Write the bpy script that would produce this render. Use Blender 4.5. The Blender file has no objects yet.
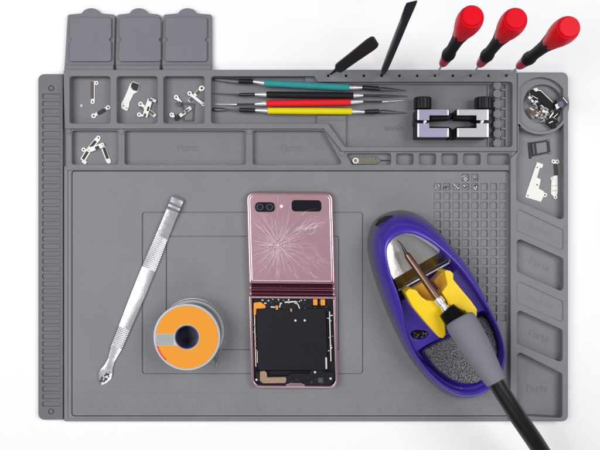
import bpy, bmesh, math, random
import numpy as np
from mathutils import Vector, Matrix
random.seed(7)
C = bpy.context.scene.collection
S = 0.00085          # metres per unit (the mat is 0.45 m wide)
H = 680.0            # camera height in units
PI = math.pi

# ------------------------------------------------------------------ measuring
def P(px, py, z=0.0):
    k = (H - z) / H
    return Vector(((px - 300) * k, (225 - py) * k, z))
def U(pts, z):
    return [P(x, y, z).to_2d() for x, y in pts]

# ------------------------------------------------------------------ materials
def mat(name, col, rough=0.5, metal=0.0, bump=0.0, bscale=2000, var=0.0, vscale=300, coat=0.0, trans=0.0, spec=0.5, alpha=1.0):
    m = bpy.data.materials.new(name); m.use_nodes = True
    nt = m.node_tree; b = nt.nodes['Principled BSDF']
    b.inputs['Base Color'].default_value = (*col, 1)
    b.inputs['Roughness'].default_value = rough
    b.inputs['Metallic'].default_value = metal
    b.inputs['Coat Weight'].default_value = coat
    b.inputs['Coat Roughness'].default_value = 0.08
    b.inputs['Transmission Weight'].default_value = trans
    b.inputs['Specular IOR Level'].default_value = spec
    b.inputs['Alpha'].default_value = alpha
    tc = nt.nodes.new('ShaderNodeTexCoord')
    if var:
        n = nt.nodes.new('ShaderNodeTexNoise'); n.inputs['Scale'].default_value = vscale
        n.inputs['Detail'].default_value = 5; n.inputs['Roughness'].default_value = 0.65
        nt.links.new(tc.outputs['Object'], n.inputs['Vector'])
        r = nt.nodes.new('ShaderNodeValToRGB')
        r.color_ramp.elements[0].position = 0.3; r.color_ramp.elements[1].position = 0.7
        r.color_ramp.elements[0].color = (*[c * (1 - var) for c in col], 1)
        r.color_ramp.elements[1].color = (*[min(1, c * (1 + var)) for c in col], 1)
        nt.links.new(n.outputs['Fac'], r.inputs['Fac'])
        nt.links.new(r.outputs['Color'], b.inputs['Base Color'])
    if bump:
        n = nt.nodes.new('ShaderNodeTexNoise'); n.inputs['Scale'].default_value = bscale
        n.inputs['Detail'].default_value = 3
        nt.links.new(tc.outputs['Object'], n.inputs['Vector'])
        bp = nt.nodes.new('ShaderNodeBump'); bp.inputs['Strength'].default_value = bump
        bp.inputs['Distance'].default_value = 0.0004
        nt.links.new(n.outputs['Fac'], bp.inputs['Height'])
        nt.links.new(bp.outputs['Normal'], b.inputs['Normal'])
    return m

M = {}
M['silicone'] = mat('grey silicone', (0.206, 0.210, 0.226), 0.62, bump=0.25, bscale=1600, var=0.05, vscale=900, spec=0.35)
M['silicone_strip'] = mat('grey silicone strip', (0.148, 0.152, 0.170), 0.62, bump=0.35, bscale=1800, var=0.09, vscale=1500, spec=0.35)
M['silicone_tray'] = mat('grey silicone tray', (0.184, 0.186, 0.208), 0.62, bump=0.3, bscale=1600, var=0.06, vscale=900, spec=0.35)
M['silicone_lid'] = mat('grey silicone lid', (0.176, 0.177, 0.202), 0.62, bump=0.3, bscale=1600, var=0.05, vscale=700, spec=0.35)
M['white'] = mat('white table', (0.90, 0.90, 0.915), 0.55, var=0.008, vscale=6, spec=0.3)
M['steel'] = mat('bright steel', (0.84, 0.84, 0.86), 0.24, 0.7, bump=0.08, bscale=600)
M['nickel'] = mat('nickel plate', (0.70, 0.69, 0.67), 0.4, 0.5, bump=0.2, bscale=900, var=0.06, vscale=600)
M['whitemetal'] = mat('white shield metal', (0.76, 0.75, 0.72), 0.5, 0.08, bump=0.2, bscale=1200, var=0.05, vscale=900)
M['darksteel'] = mat('dark steel', (0.07, 0.07, 0.08), 0.35, 0.9, bump=0.2, bscale=3000)
M['black'] = mat('black plastic', (0.007, 0.007, 0.009), 0.38, bump=0.2, bscale=2500, var=0.25, vscale=900, spec=0.28)
M['blackmatte'] = mat('black matte', (0.008, 0.008, 0.010), 0.6, bump=0.35, bscale=2500, spec=0.22)
M['blackgloss'] = mat('black glass', (0.008, 0.008, 0.012), 0.08, coat=0.6)
M['battery'] = mat('battery wrap', (0.0065, 0.0065, 0.0125), 0.42, bump=0.25, bscale=220, var=0.15, vscale=200, spec=0.25)
M['red'] = mat('red plastic', (0.70, 0.001, 0.012), 0.4, var=0.03, vscale=400, bump=0.05, spec=0.15)
M['crimson'] = mat('crimson plastic', (0.52, 0.006, 0.05), 0.3)
M['teal'] = mat('teal rubber', (0.03, 0.29, 0.29), 0.6, spec=.25, bump=0.4, bscale=2500, var=0.12, vscale=1500)
M['redrub'] = mat('red rubber', (0.80, 0.012, 0.02), 0.6, spec=.25, bump=0.4, bscale=2500, var=0.08, vscale=1500)
M['yelrub'] = mat('yellow rubber', (0.80, 0.68, 0.0), 0.6, spec=.2, bump=0.4, bscale=2500, var=0.06, vscale=1500)
M['blkrub'] = mat('black rubber', (0.009, 0.009, 0.012), 0.5, bump=0.4, bscale=2500, spec=0.25)
M['orange'] = mat('orange paper', (0.80, 0.31, 0.03), 0.6, bump=0.1, var=0.03, vscale=500, spec=0.15)
M['labelred'] = mat('red ink', (0.75, 0.04, 0.03), 0.5)
M['clear'] = mat('frosted clear plastic', (0.50, 0.51, 0.53), 0.25, spec=0.6, coat=0.4)
M['navy'] = mat('navy plastic', (0.05, 0.048, 0.12), 0.35, coat=0.3)
M['solder'] = mat('solder wire', (0.42, 0.43, 0.45), 0.32, 0.8, bump=0.1)
M['yellow'] = mat('yellow plastic', (0.86, 0.58, 0.0), 0.34, coat=0.2, bump=0.05)
M['sponge'] = mat('speckled sponge', (0.13, 0.133, 0.15), 0.95, bump=1.0, bscale=1100, var=.8, vscale=1000, spec=0.1)
M['foamgrip'] = mat('grey foam grip', (0.20, 0.195, 0.235), 0.85, bump=0.45, bscale=2600, var=0.12, vscale=2500, spec=0.2)
M['bronze'] = mat('heated bronze', (0.20, 0.12, 0.085), 0.3, 0.85, var=0.25, vscale=60)
M['copper'] = mat('coppery flex', (0.36, 0.25, 0.17), 0.45, 0.5, var=0.25, vscale=700, bump=0.2)
M['brownflex'] = mat('brown flex', (0.10, 0.055, 0.035), 0.5, var=0.5, vscale=1500, bump=0.3)
M['flexorange'] = mat('orange flex', (0.80, 0.30, 0.02), 0.4, var=0.25, vscale=900)
M['pink'] = mat('pink glass back', (0.62, 0.37, 0.43), 0.2, 0.5, coat=0.6, var=0.05, vscale=40)
M['pinkmetal'] = mat('pink chrome frame', (0.66, 0.42, 0.48), 0.2, 0.8)
M['maroon'] = mat('maroon hinge', (0.14, 0.035, 0.06), 0.2, 0.9)
M['crack'] = mat('crack edge', (0.86, 0.72, 0.76), 0.3)
M['lilac'] = mat('lilac anodised', (0.29, 0.28, 0.40), 0.42, 0.35, bump=0.5, bscale=2600, var=0.06, vscale=2000)
M['silver'] = mat('brushed silver', (0.40, 0.40, 0.42), 0.42, 0.35, bump=0.4, bscale=2600, var=0.05, vscale=2000)
M['edge'] = mat('bright metal and highlights', (0.92, 0.92, 0.95), 0.25, 0.4)  # painted highlight on the clamp jaws, also metal of guide screw and rod
M['brass'] = mat('brass wool', (0.22, 0.18, 0.11), 0.35, 1.0)
M['lens'] = mat('coated lens', (0.012, 0.010, 0.03), 0.06, coat=1.0)
M['lenspurple'] = mat('purple lens coating', (0.09, 0.04, 0.17), 0.3, coat=0.0, spec=.3)
M['flash'] = mat('flash lens', (0.95, 0.93, 0.90), 0.2)

for k_ in ('silicone', 'silicone_tray', 'silicone_lid', 'silicone_strip'):
    nt = M[k_].node_tree; b = nt.nodes['Principled BSDF']; ln = b.inputs['Base Color'].links[0]; src = ln.from_socket
    tc = nt.nodes.new('ShaderNodeTexCoord'); n = nt.nodes.new('ShaderNodeTexNoise'); n.inputs['Scale'].default_value = 28; n.inputs['Detail'].default_value = 6; n.inputs['Roughness'].default_value = .62
    nt.links.new(tc.outputs['Object'], n.inputs['Vector'])
    r1 = nt.nodes.new('ShaderNodeMapRange'); r1.inputs['From Min'].default_value = .3; r1.inputs['From Max'].default_value = .7; r1.inputs['To Min'].default_value = .93; r1.inputs['To Max'].default_value = 1.07
    nt.links.new(n.outputs['Fac'], r1.inputs['Value'])
    vm = nt.nodes.new('ShaderNodeVectorMath'); vm.operation = 'SCALE'; nt.links.new(src, vm.inputs[0]); nt.links.new(r1.outputs[0], vm.inputs['Scale'])
    # pale dust specks
    v = nt.nodes.new('ShaderNodeTexVoronoi'); v.inputs['Scale'].default_value = 130; nt.links.new(tc.outputs['Object'], v.inputs['Vector'])
    r2 = nt.nodes.new('ShaderNodeMapRange'); r2.inputs['From Min'].default_value = .03; r2.inputs['From Max'].default_value = .055; r2.inputs['To Min'].default_value = .05; r2.inputs['To Max'].default_value = 0
    nt.links.new(v.outputs['Distance'], r2.inputs['Value'])
    ad_ = nt.nodes.new('ShaderNodeVectorMath'); ad_.operation = 'ADD'; nt.links.new(vm.outputs[0], ad_.inputs[0]); nt.links.new(r2.outputs[0], ad_.inputs[1])
    nt.links.new(ad_.outputs[0], b.inputs['Base Color'])
    r3 = nt.nodes.new('ShaderNodeMapRange'); r3.inputs['To Min'].default_value = .42; r3.inputs['To Max'].default_value = .68; nt.links.new(n.outputs['Fac'], r3.inputs['Value']); nt.links.new(r3.outputs[0], b.inputs['Roughness'])

# blue upper over a grey skirt; the soft fade paints in a glossy reflection
def shell_mat():
    m = bpy.data.materials.new('blue shell over grey skirt'); m.use_nodes = True
    nt = m.node_tree; b = nt.nodes['Principled BSDF']; b.inputs['Roughness'].default_value = 0.3
    b.inputs['Coat Weight'].default_value = 0.25
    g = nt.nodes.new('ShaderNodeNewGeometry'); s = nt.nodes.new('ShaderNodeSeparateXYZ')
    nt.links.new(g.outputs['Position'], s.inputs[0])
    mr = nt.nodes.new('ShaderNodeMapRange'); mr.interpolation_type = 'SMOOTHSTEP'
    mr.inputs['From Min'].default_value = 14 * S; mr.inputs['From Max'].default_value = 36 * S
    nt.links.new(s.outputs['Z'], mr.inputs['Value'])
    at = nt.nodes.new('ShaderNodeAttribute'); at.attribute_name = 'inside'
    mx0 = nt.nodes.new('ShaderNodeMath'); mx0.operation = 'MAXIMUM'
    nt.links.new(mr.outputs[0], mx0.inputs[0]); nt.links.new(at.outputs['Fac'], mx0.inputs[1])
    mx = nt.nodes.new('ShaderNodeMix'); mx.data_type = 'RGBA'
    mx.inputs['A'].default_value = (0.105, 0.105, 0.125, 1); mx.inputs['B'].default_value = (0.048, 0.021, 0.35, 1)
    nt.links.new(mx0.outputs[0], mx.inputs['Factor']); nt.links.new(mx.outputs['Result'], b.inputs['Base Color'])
    tc = nt.nodes.new('ShaderNodeTexCoord'); n = nt.nodes.new('ShaderNodeTexNoise'); n.inputs['Scale'].default_value = 1500
    nt.links.new(tc.outputs['Object'], n.inputs['Vector'])
    bp = nt.nodes.new('ShaderNodeBump'); bp.inputs['Strength'].default_value = 0.08; bp.inputs['Distance'].default_value = 0.0003
    nt.links.new(n.outputs['Fac'], bp.inputs['Height']); nt.links.new(bp.outputs['Normal'], b.inputs['Normal'])
    return m
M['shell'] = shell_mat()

# knurled / perforated steel for the pry tool
def knurl_mat():
    m = mat('knurled steel', (0.62, 0.62, 0.64), 0.35, 0.9)
    nt = m.node_tree; b = nt.nodes['Principled BSDF']
    tc = nt.nodes.new('ShaderNodeTexCoord'); mp = nt.nodes.new('ShaderNodeMapping')
    mp.inputs['Rotation'].default_value = (0, 0, math.radians(22 + 45)); 
    ck = nt.nodes.new('ShaderNodeTexVoronoi'); ck.inputs['Scale'].default_value = 640; ck.inputs['Randomness'].default_value = 0.0
    nt.links.new(tc.outputs['Object'], mp.inputs[0]); nt.links.new(mp.outputs[0], ck.inputs['Vector'])
    bp = nt.nodes.new('ShaderNodeBump'); bp.inputs['Strength'].default_value = 0.9; bp.inputs['Distance'].default_value = 0.0008
    nt.links.new(ck.outputs['Distance'], bp.inputs['Height']); nt.links.new(bp.outputs['Normal'], b.inputs['Normal'])
    return m
M['knurl'] = knurl_mat()
M['prysteel'] = mat('pry steel', (0.66, 0.66, 0.68), 0.3, 1.0, bump=0.15, bscale=500, var=.08, vscale=150)
M['prydark'] = mat('pry steel mottled reflection', (0.70, 0.69, 0.75), 0.28, 0.85, bump=0.35, bscale=260, var=.12, vscale=400)  # same steel; its mottled tone imitates reflections on the tool's ends

# ------------------------------------------------------------------ object helpers
def tag(o, label=None, cat=None, group=None, kind=None):
    if label: o['label'] = label
    if cat: o['category'] = cat
    if group: o['group'] = group
    if kind: o['kind'] = kind
    return o
def thing(name, label, cat, loc, group=None):
    o = bpy.data.objects.new(name, None); C.objects.link(o)
    o.empty_display_size = 0.005
    o.location = Vector(loc) * S; o['org'] = [loc[0], loc[1], loc[2]]
    return tag(o, label, cat, group)
def root_org(p):
    while p.parent is not None: p = p.parent
    return Vector(p['org'])
def finish(me, sharp=35):
    me.polygons.foreach_set('use_smooth', [True] * len(me.polygons))
    me.set_sharp_from_angle(angle=math.radians(sharp))
def obj(name, bm, m, parent=None, sharp=35, **tags):
    """link a bmesh (world units) as one mesh object"""
    bmesh.ops.remove_doubles(bm, verts=bm.verts, dist=0.002)
    if parent is not None: org = root_org(parent)
    else:
        xs = [v.co for v in bm.verts]
        lo = Vector((min(v.x for v in xs), min(v.y for v in xs), min(v.z for v in xs)))
        hi = Vector((max(v.x for v in xs), max(v.y for v in xs), 0))
        org = Vector(((lo.x + hi.x) / 2, (lo.y + hi.y) / 2, lo.z))
    for v in bm.verts: v.co = (v.co - org) * S
    me = bpy.data.meshes.new(name); bm.to_mesh(me); bm.free()
    for mm in (m if isinstance(m, (list, tuple)) else [m]): me.materials.append(mm)
    finish(me, sharp)
    o = bpy.data.objects.new(name, me); C.objects.link(o)
    if sharp < 100:
        w_ = o.modifiers.new('weighted', 'WEIGHTED_NORMAL'); w_.keep_sharp = True; w_.weight = 60
    if parent is not None: o.parent = parent
    else: o.location = org * S; o['org'] = [org.x, org.y, org.z]
    return tag(o, **tags)

def round_poly(pts, r, n=5):
    """round the corners of a polygon; r a number or a list"""
    out = []; N = len(pts); pts = [Vector(p) for p in pts]
    for i in range(N):
        p = pts[i]; a = pts[i - 1]; b = pts[(i + 1) % N]
        rr = r[i] if isinstance(r, (list, tuple)) else r
        da = a - p; db = b - p; la = da.length; lb = db.length
        if rr <= 0 or la < 1e-6 or lb < 1e-6: out.append(p); continue
        da /= la; db /= lb
        ang = da.angle(db)
        if ang > PI - 0.02 or ang < 0.02: out.append(p); continue
        t = min(rr / math.tan(ang / 2), la * 0.48, lb * 0.48)
        rr = t * math.tan(ang / 2)
        c = p + (da + db).normalized() * (rr / math.sin(ang / 2))
        s = p + da * t; e = p + db * t
        v0 = s - c; v1 = e - c
        th = v0.angle_signed(v1)
        for k in range(n + 1):
            w = -th * k / n
            cs, sn = math.cos(w), math.sin(w)
            out.append(c + Vector((v0.x * cs - v0.y * sn, v0.x * sn + v0.y * cs)))
    return out
def rect(x0, y0, x1, y1): return [(x0, y0), (x1, y0), (x1, y1), (x0, y1)]
def circ(cx, cy, r, n=24, a0=0, a1=2 * PI):
    full = abs(a1 - a0 - 2 * PI) < 1e-6
    return [(cx + r * math.cos(a0 + (a1 - a0) * k / (n if full else n - 1)), cy + r * math.sin(a0 + (a1 - a0) * k / (n if full else n - 1))) for k in range(n)]
def spline(pts, n=8):
    out = []; N = len(pts); pts = [Vector(p) for p in pts]
    for i in range(N):
        p0, p1, p2, p3 = pts[i - 1], pts[i], pts[(i + 1) % N], pts[(i + 2) % N]
        for k in range(n):
            t = k / n
            out.append(0.5 * ((2 * p1) + (p2 - p0) * t + (2 * p0 - 5 * p1 + 4 * p2 - p3) * t * t + (3 * p1 - p0 - 3 * p2 + p3) * t ** 3))
    return out

def curve_to_bm(bm, cu, mx=None):
    o = bpy.data.objects.new('tmp', cu); C.objects.link(o)
    dg = bpy.context.evaluated_depsgraph_get(); dg.update()
    me = bpy.data.meshes.new_from_object(o.evaluated_get(dg))
    if mx is not None: me.transform(mx)
    bm.from_mesh(me)
    bpy.data.objects.remove(o); bpy.data.curves.remove(cu); bpy.data.meshes.remove(me)
def slab(bm, loops, z0, z1, bev=0.0, seg=2):
    """loops: closed 2D outlines (world units); even-odd fill; solid from z0 to z1"""
    cu = bpy.data.curves.new('c', 'CURVE'); cu.dimensions = '2D'; cu.fill_mode = 'BOTH'
    for lp in loops:
        sp = cu.splines.new('POLY'); sp.points.add(len(lp) - 1)
        for i, p in enumerate(lp): sp.points[i].co = (p[0], p[1], 0, 1)
        sp.use_cyclic_u = True
    bev = min(bev, (z1 - z0) * 0.49)
    cu.extrude = (z1 - z0) / 2 - bev
    if bev: cu.bevel_depth = bev; cu.bevel_resolution = seg; cu.offset = -bev
    curve_to_bm(bm, cu, Matrix.Translation((0, 0, (z0 + z1) / 2)))
def plate(bm, loops, z0, z1, bev=0.0, r=0.0, seg=2):
    """same, with the outlines measured on the photo at height z1"""
    out = []
    for lp in loops:
        q = U(lp, z1)
        if r: q = round_poly(q, r)
        out.append(q)
    slab(bm, out, z0, z1, bev, seg)
def text(bm, s, px, py, size, z, depth=0.3, rot=0.0, shear=0.0, align='CENTER'):
    cu = bpy.data.curves.new('t', 'FONT'); cu.body = s; cu.size = size
    cu.align_x = align; cu.align_y = 'CENTER'; cu.extrude = depth; cu.shear = shear; cu.resolution_u = 3
    p = P(px, py, z)
    curve_to_bm(bm, cu, Matrix.Translation(p) @ Matrix.Rotation(rot, 4, 'Z'))

def tube(bm, pts, rad, seg=12, cap=True, up=None, flat=1.0):
    """swept round section through 3D points; rad per point; flat<1 squashes along 'up'"""
    pts = [Vector(p) for p in pts]
    if not isinstance(rad, (list, tuple)): rad = [rad] * len(pts)
    t0 = (pts[1] - pts[0]).normalized()
    ref = Vector(up) if up is not None else (Vector((0, 0, 1)) if abs(t0.z) < 0.9 else Vector((1, 0, 0)))
    rings = []; n = len(pts)
    for i, p in enumerate(pts):
        if i == 0: t = pts[1] - p
        elif i == n - 1: t = p - pts[i - 1]
        else: t = (pts[i + 1] - pts[i - 1])
        if t.length < 1e-9: t = t0.copy()
        t.normalize()
        sx = t.cross(ref)
        if sx.length < 1e-6: sx = t.cross(Vector((0, 1, 0)))
        sx.normalize(); sy = sx.cross(t).normalized()
        rings.append([bm.verts.new(p + sx * (rad[i] * math.cos(2 * PI * k / seg)) + sy * (rad[i] * flat * math.sin(2 * PI * k / seg))) for k in range(seg)])
    for a, b in zip(rings[:-1], rings[1:]):
        for k in range(seg):
            bm.faces.new((a[k], a[(k + 1) % seg], b[(k + 1) % seg], b[k]))
    if cap:
        bm.faces.new(rings[0][::-1]); bm.faces.new(rings[-1])
    return rings
def axis_profile(bm, a, b, prof, seg=24):
    """lathe: prof = [(t along a->b in 0..1, radius)]"""
    a = Vector(a); b = Vector(b)
    tdir = (b - a).normalized(); ref = Vector((0, 0, 1)) if abs(tdir.z) < 0.9 else Vector((0, 1, 0))
    sx = tdir.cross(ref).normalized(); sy = sx.cross(tdir)
    rings = []
    for t, r in prof:
        p = a.lerp(b, t)
        rings.append([bm.verts.new(p + sx * (r * math.cos(2 * PI * k / seg)) + sy * (r * math.sin(2 * PI * k / seg))) for k in range(seg)])
    for q, w in zip(rings[:-1], rings[1:]):
        for k in range(seg): bm.faces.new((q[k], q[(k + 1) % seg], w[(k + 1) % seg], w[k]))
    bm.faces.new(rings[0][::-1]); bm.faces.new(rings[-1])
def box(bm, lo, hi, mx=None, bev=0.0):
    vs = [bm.verts.new((x, y, z)) for x in (lo[0], hi[0]) for y in (lo[1], hi[1]) for z in (lo[2], hi[2])]
    fs = [(0, 1, 3, 2), (4, 6, 7, 5), (0, 4, 5, 1), (2, 3, 7, 6), (0, 2, 6, 4), (1, 5, 7, 3)]
    f = [bm.faces.new([vs[i] for i in q]) for q in fs]
    if bev:
        e = list({ed for q in f for ed in q.edges})
        r = bmesh.ops.bevel(bm, geom=e, offset=bev, segments=2, affect='EDGES')
        vs = list({v for q in r['faces'] for v in q.verts} | {v for v in vs if v.is_valid})
    if mx is not None:
        for v in vs: v.co = mx @ v.co
def NB(): return bmesh.new()

# numpy signed distance (positive inside) to a closed polygon
def sdf(poly, X, Y):
    P_ = np.array([[p[0], p[1]] for p in poly]); Q = np.roll(P_, -1, axis=0)
    d = np.full(X.shape, 1e9); ins = np.zeros(X.shape, bool)
    for (ax, ay), (bx, by) in zip(P_, Q):
        ex, ey = bx - ax, by - ay
        L = ex * ex + ey * ey
        if L < 1e-12: continue
        t = np.clip(((X - ax) * ex + (Y - ay) * ey) / L, 0, 1)
        d = np.minimum(d, np.hypot(X - ax - t * ex, Y - ay - t * ey))
        if abs(ey) > 1e-12:
            c = ((ay > Y) != (by > Y)) & (X < ex * (Y - ay) / ey + ax)
            ins ^= c
    return np.where(ins, d, -d)
def sstep(x, a, b):
    t = np.clip((x - a) / (b - a), 0, 1); return t * t * (3 - 2 * t)

# ------------------------------------------------------------------ table
bm = NB()
slab(bm, [[(-900, -700), (900, -700), (900, 700), (-900, 700)]], -20, -0.15, 0)
obj('tabletop', bm, M['white'], kind='structure')

# ------------------------------------------------------------------ the mat
FL = 2.0      # pocket floors
T1, T2, TR, TW = 11.0, 8.0, 6.0, 5.0   # tool tray rim, small row rim, border rim, work surface
matt = thing('repair_mat', 'large grey silicone repair mat with moulded trays, lids and grid under all the tools', 'work mat', (0, 0, 0))

# floor sheet
bm = NB()
slab(bm, [round_poly(U([(63.8, 70), (517, 70), (517, 421.4), (63.8, 421.4)], 2), 2)], 0, FL, 0.3)
obj('mat_base', bm, M['silicone_tray'], matt)

# work surface with engraved lines and the grid of little cells
bm = NB()
loops = [round_poly(U(rect(72.3, 171.3, 508.8, 415.6), TW), 2.5)]
def line_rect(x0, y0, x1, y1, w, r):
    loops.append(round_poly(U(rect(x0, y0, x1, y1), TW), r))
    loops.append(round_poly(U(rect(x0 + w, y0 + w, x1 - w, y1 - w), TW), r - w * 0.5))
line_rect(142, 212, 363, 374, 0.75, 3)
line_rect(166, 236, 339, 350, 0.75, 2.0)
for r_ in range(15):
    for c_ in range(8):
        x, y = 437.4 + 9.34 * c_, 186.9 + 9.34 * r_
        loops.append(round_poly(U(rect(x - 3.6, y - 3.6, x + 3.6, y + 3.6), TW), 1.1, 3))
for x in (465.4, 474.8):
    loops.append(round_poly(U(rect(x - 3.6, 177.5 - 3.6, x + 3.6, 177.5 + 3.6), TW), 1.1, 3))
slab(bm, loops, FL + 0.05, TW, 0.28, 1)
obj('work_surface', bm, M['silicone'], matt)
# under-floor of the cells (shallower than the trays)
bm = NB(); plate(bm, [rect(430, 172.5, 507.5, 324)], FL + 0.02, 3.2); plate(bm, [rect(140, 210, 365, 376)], FL + 0.02, 3.6)
obj('cell_floor', bm, M['silicone'], matt)
# raised ruler marks along the foot of the mat
bm = NB()
for i in range(0, 216):
    x = 76 + i * 2.0
    L = 3.2 if i % 10 == 0 else (2.4 if i % 5 == 0 else 1.5)
    a = P(x, 392, TW); box(bm, (a.x - 0.22, a.y - L, TW - .1), (a.x + 0.22, a.y, TW + 0.16))
    L2 = L * 0.9
    if i % 2 == 0:
        a = P(x + 1.1, 404, TW); box(bm, (a.x - 0.22, a.y - L2, TW - .1), (a.x + 0.22, a.y, TW + 0.16))
for i in range(22):
    text(bm, str(i), 77.5 + i * 20, 398.5, 4.6, TW, 0.16)
    text(bm, str(i * 2), 79 + i * 20, 410.5, 4.6, TW, 0.16)
obj('ruler_marks', bm, M['silicone'], matt)

# border rim round the work surface
bm = NB()
o_ = [(64, 168), (516.4, 168), (516.4, 421.2), (64, 421.2)]
slab(bm, [round_poly(U(o_, TR), [0, 0, 2, 2]), round_poly(U(rect(71.4, 170.6, 509.6, 416.4), TR), 3)], FL + .03, TR, 0.45)
obj('border_rim', bm, M['silicone'], matt)
bm = NB()
slab(bm, [round_poly(U([(64.2, 166), (67.6, 166), (67.6, 418.6), (516, 418.6), (516, 421), (64.2, 421)], TR + .9), 0.8)], TR - 1, TR + .9, 0.4)
obj('outer_lip', bm, M['silicone'], matt)

# lower row of shallow part trays
bm = NB()
outer = [(65.6, 126), (326, 126), (344, 149), (516.8, 149), (516.8, 170.4), (66.2, 170.4)]
loops = [round_poly(U(outer, T2), [0, 0, 0, 0, 1.5, 1.5])]
for poly, r in (([(71.8, 130.6), (118.2, 130.6), (118.2, 164.3), (71.8, 164.3)], 2),
                ([(124.6, 130.6), (245.8, 130.6), (245.8, 164.3), (124.6, 164.3)], 2),
                ([(252.8, 130.6), (323.5, 130.6), (342.5, 164.3), (252.8, 164.3)], 2),
                ([(345.5, 153.4), (391, 153.4), (391, 164.6), (352, 164.6)], 2)):
    loops.append(round_poly(U(poly, T2), r))
for a, b in ((396.2, 413.4), (419, 436), (441.5, 457.6), (463.3, 480.6), (487.2, 509.8)):
    loops.append(round_poly(U(rect(a, 153.6, b, 164.6), T2), 2))
slab(bm, loops, FL + .04, T2, 0.6)
text(bm, 'Parts', 187.5, 148, 10.5, FL + .1, 0.35); text(bm, 'Parts', 291, 148, 10.5, FL + .1, 0.35)
obj('small_parts_tray', bm, M['silicone_tray'], matt)
# dimples where the dividers meet the big tray
for q in [[(a, 128.9), (b, 128.9), (b - .5, 134), (a + .5, 134)] for a, b in ((67, 70.6), (119, 123.8), (247, 251.8))] + [[(338, 151.5), (344.5, 151.5), (344.5, 156), (341, 156)], rect(511, 151.5, 516, 157)]:
    bm = NB(); plate(bm, [q], T2 - .5, T2 + 1.0, 0.35); obj('divider_nub', bm, M['silicone_tray'], matt)

# tool tray (tall rim)
bm = NB()
outer = [(63.2, 69.6), (517.2, 69.6), (517.2, 151.4), (342, 151.4), (324, 128.8), (64.6, 128.8)]
loops = [round_poly(U(outer, T1), [2, 2, 1, 1, 1, 2])]
for a, b in ((69.6, 110.3), (116.6, 157.4), (163.4, 204.4)):
    loops.append(round_poly(U(rect(a, 76.2, b, 123.2), T1), 2.5))
loops.append(round_poly(U([(211.2, 76.2), (314.6, 76.2), (317.8, 81.8), (512.4, 81.8), (512.4, 146.8), (345, 146.8), (328, 123.2), (211.2, 123.2)], T1), [2.5, 2, 2, 3, 3, 2, 2, 2.5]))
for k in range(11): loops.append([tuple(v) for v in U(circ(328.3 + 17.82 * k, 75.6, 1.25, 12), T1)])
slab(bm, loops, FL + .02, T1, 0.7)
# inner ledges on the floor of the big pocket
plate(bm, [[(317, 115.5), (346, 115.5), (346, 149), (340, 149), (326, 125), (317, 125)]], FL, 5.2, 0.4)
plate(bm, [rect(318, 118.5, 345.5, 120.2)], FL, 5.9, 0.3)
plate(bm, [rect(305, 76, 512, 84.3)], FL, 5.0, 0.4)
text(bm, 'tools', 394, 127.5, 9.5, FL + .1, 0.7)
obj('tool_tray', bm, M['silicone_tray'], matt)
# peg rack at the right end of the tool tray
bm = NB()
plate(bm, [rect(494.6, 80, 500.2, 148.5)], FL, 6.0, 0.4)
for y in (85.2, 93.6, 104.2, 114.0, 124.0, 133.6, 143.0):
    q = [(497.4 + 4.3 * math.cos(PI / 8 + PI / 4 * k), y + 4.5 * math.sin(PI / 8 + PI / 4 * k)) for k in range(8)]
    plate(bm, [q], FL, 8.6, 0.5)
    plate(bm, [rect(501, y + 3.6, 506, y + 5.4)], FL, 4.6, 0.3)
plate(bm, [rect(505.4, 80, 513.5, 148.5)], FL, 4.2, 0.3)
plate(bm, [rect(487.6, 80, 489.4, 148.5)], FL, 3.4, 0.3)
obj('peg_rack', bm, M['silicone_tray'], matt)

# ruler strip down the left side with its slots
bm = NB()
st = round_poly(U([(38.2, 74), (62.8, 74), (62.8, 419.8), (38.2, 419.8)], TW), [6, 0, 0, 6])
slab(bm, [st], 0, 3.4, 0.3)
loops = [st]
for k in range(42):
    y = 96.25 + 7.506 * k
    loops.append(round_poly(U(rect(42.2, y - 2.55, 60.8, y + 2.55), TW), 1.6, 4))
loops.append(U(circ(51.2, 88.1, 2.8, 20), TW)); loops.append(U(circ(51.2, 88.1, 2.2, 20), TW))
loops.append(U(circ(51.0, 411.6, 2.8, 20), TW)); loops.append(U(circ(51.0, 411.6, 2.2, 20), TW))
slab(bm, loops, 3.42, TW, 0.35)
obj('slotted_strip', bm, M['silicone_strip'], matt)
bm = NB()
plate(bm, [rect(62.2, 75, 64.4, 419)], 0, 2.4)
obj('hinge_web', bm, M['silicone_strip'], matt)

# right hand side tray
bm = NB()
out2 = U([(517.6, 72.2), (568.2, 72.2), (568.2, 421.6), (510.6, 421.6), (510.6, 158), (517.6, 152)], T1)
slab(bm, [round_poly(out2, [1, 6, 6, 1, 1, 1])], 0, FL + .02, 0.3)
cx, cy = 541, 104.5
def clipx(pts, lo, hi): return [(min(max(x, lo), hi), y) for x, y in pts]
loops = [round_poly(out2, [1, 6, 6, 1, 1, 1])]
big = clipx(circ(cx, cy, 27, 72), 519.8, 563.0)
# drop duplicate points on the clipped flats
loops.append(U([p for i, p in enumerate(big) if p[0] not in (519.8, 563.0) or big[i - 1][0] != p[0] or big[(i + 1) % len(big)][0] != p[0]], T1))
arc = circ(cx, cy, 30.0, 20, math.radians(41), math.radians(137))
loops.append(round_poly(U([(563.8, 122.5)] + arc + [(519.2, 126.5), (519.2, 152), (516.6, 158), (516.6, 200.5), (563.8, 220.5)], T1), [1.5] + [0] * 20 + [1, 1, 1, 3, 3]))
deep = [[(517.2, 238), (563.4, 258.6), (563.4, 292), (517.2, 271.6)],
        [(517.2, 309.4), (562.6, 330), (562.6, 363), (517.2, 343.4)],
        [(517.2, 351), (562.4, 373.8), (562.4, 418), (517.2, 415.6)]]
shal = [[(517.2, 208.6), (563.2, 230), (563.2, 251), (517.2, 230.6)],
        [(517.2, 280.4), (563.0, 301.6), (563.0, 322.6), (517.2, 302.6)]]
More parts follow.
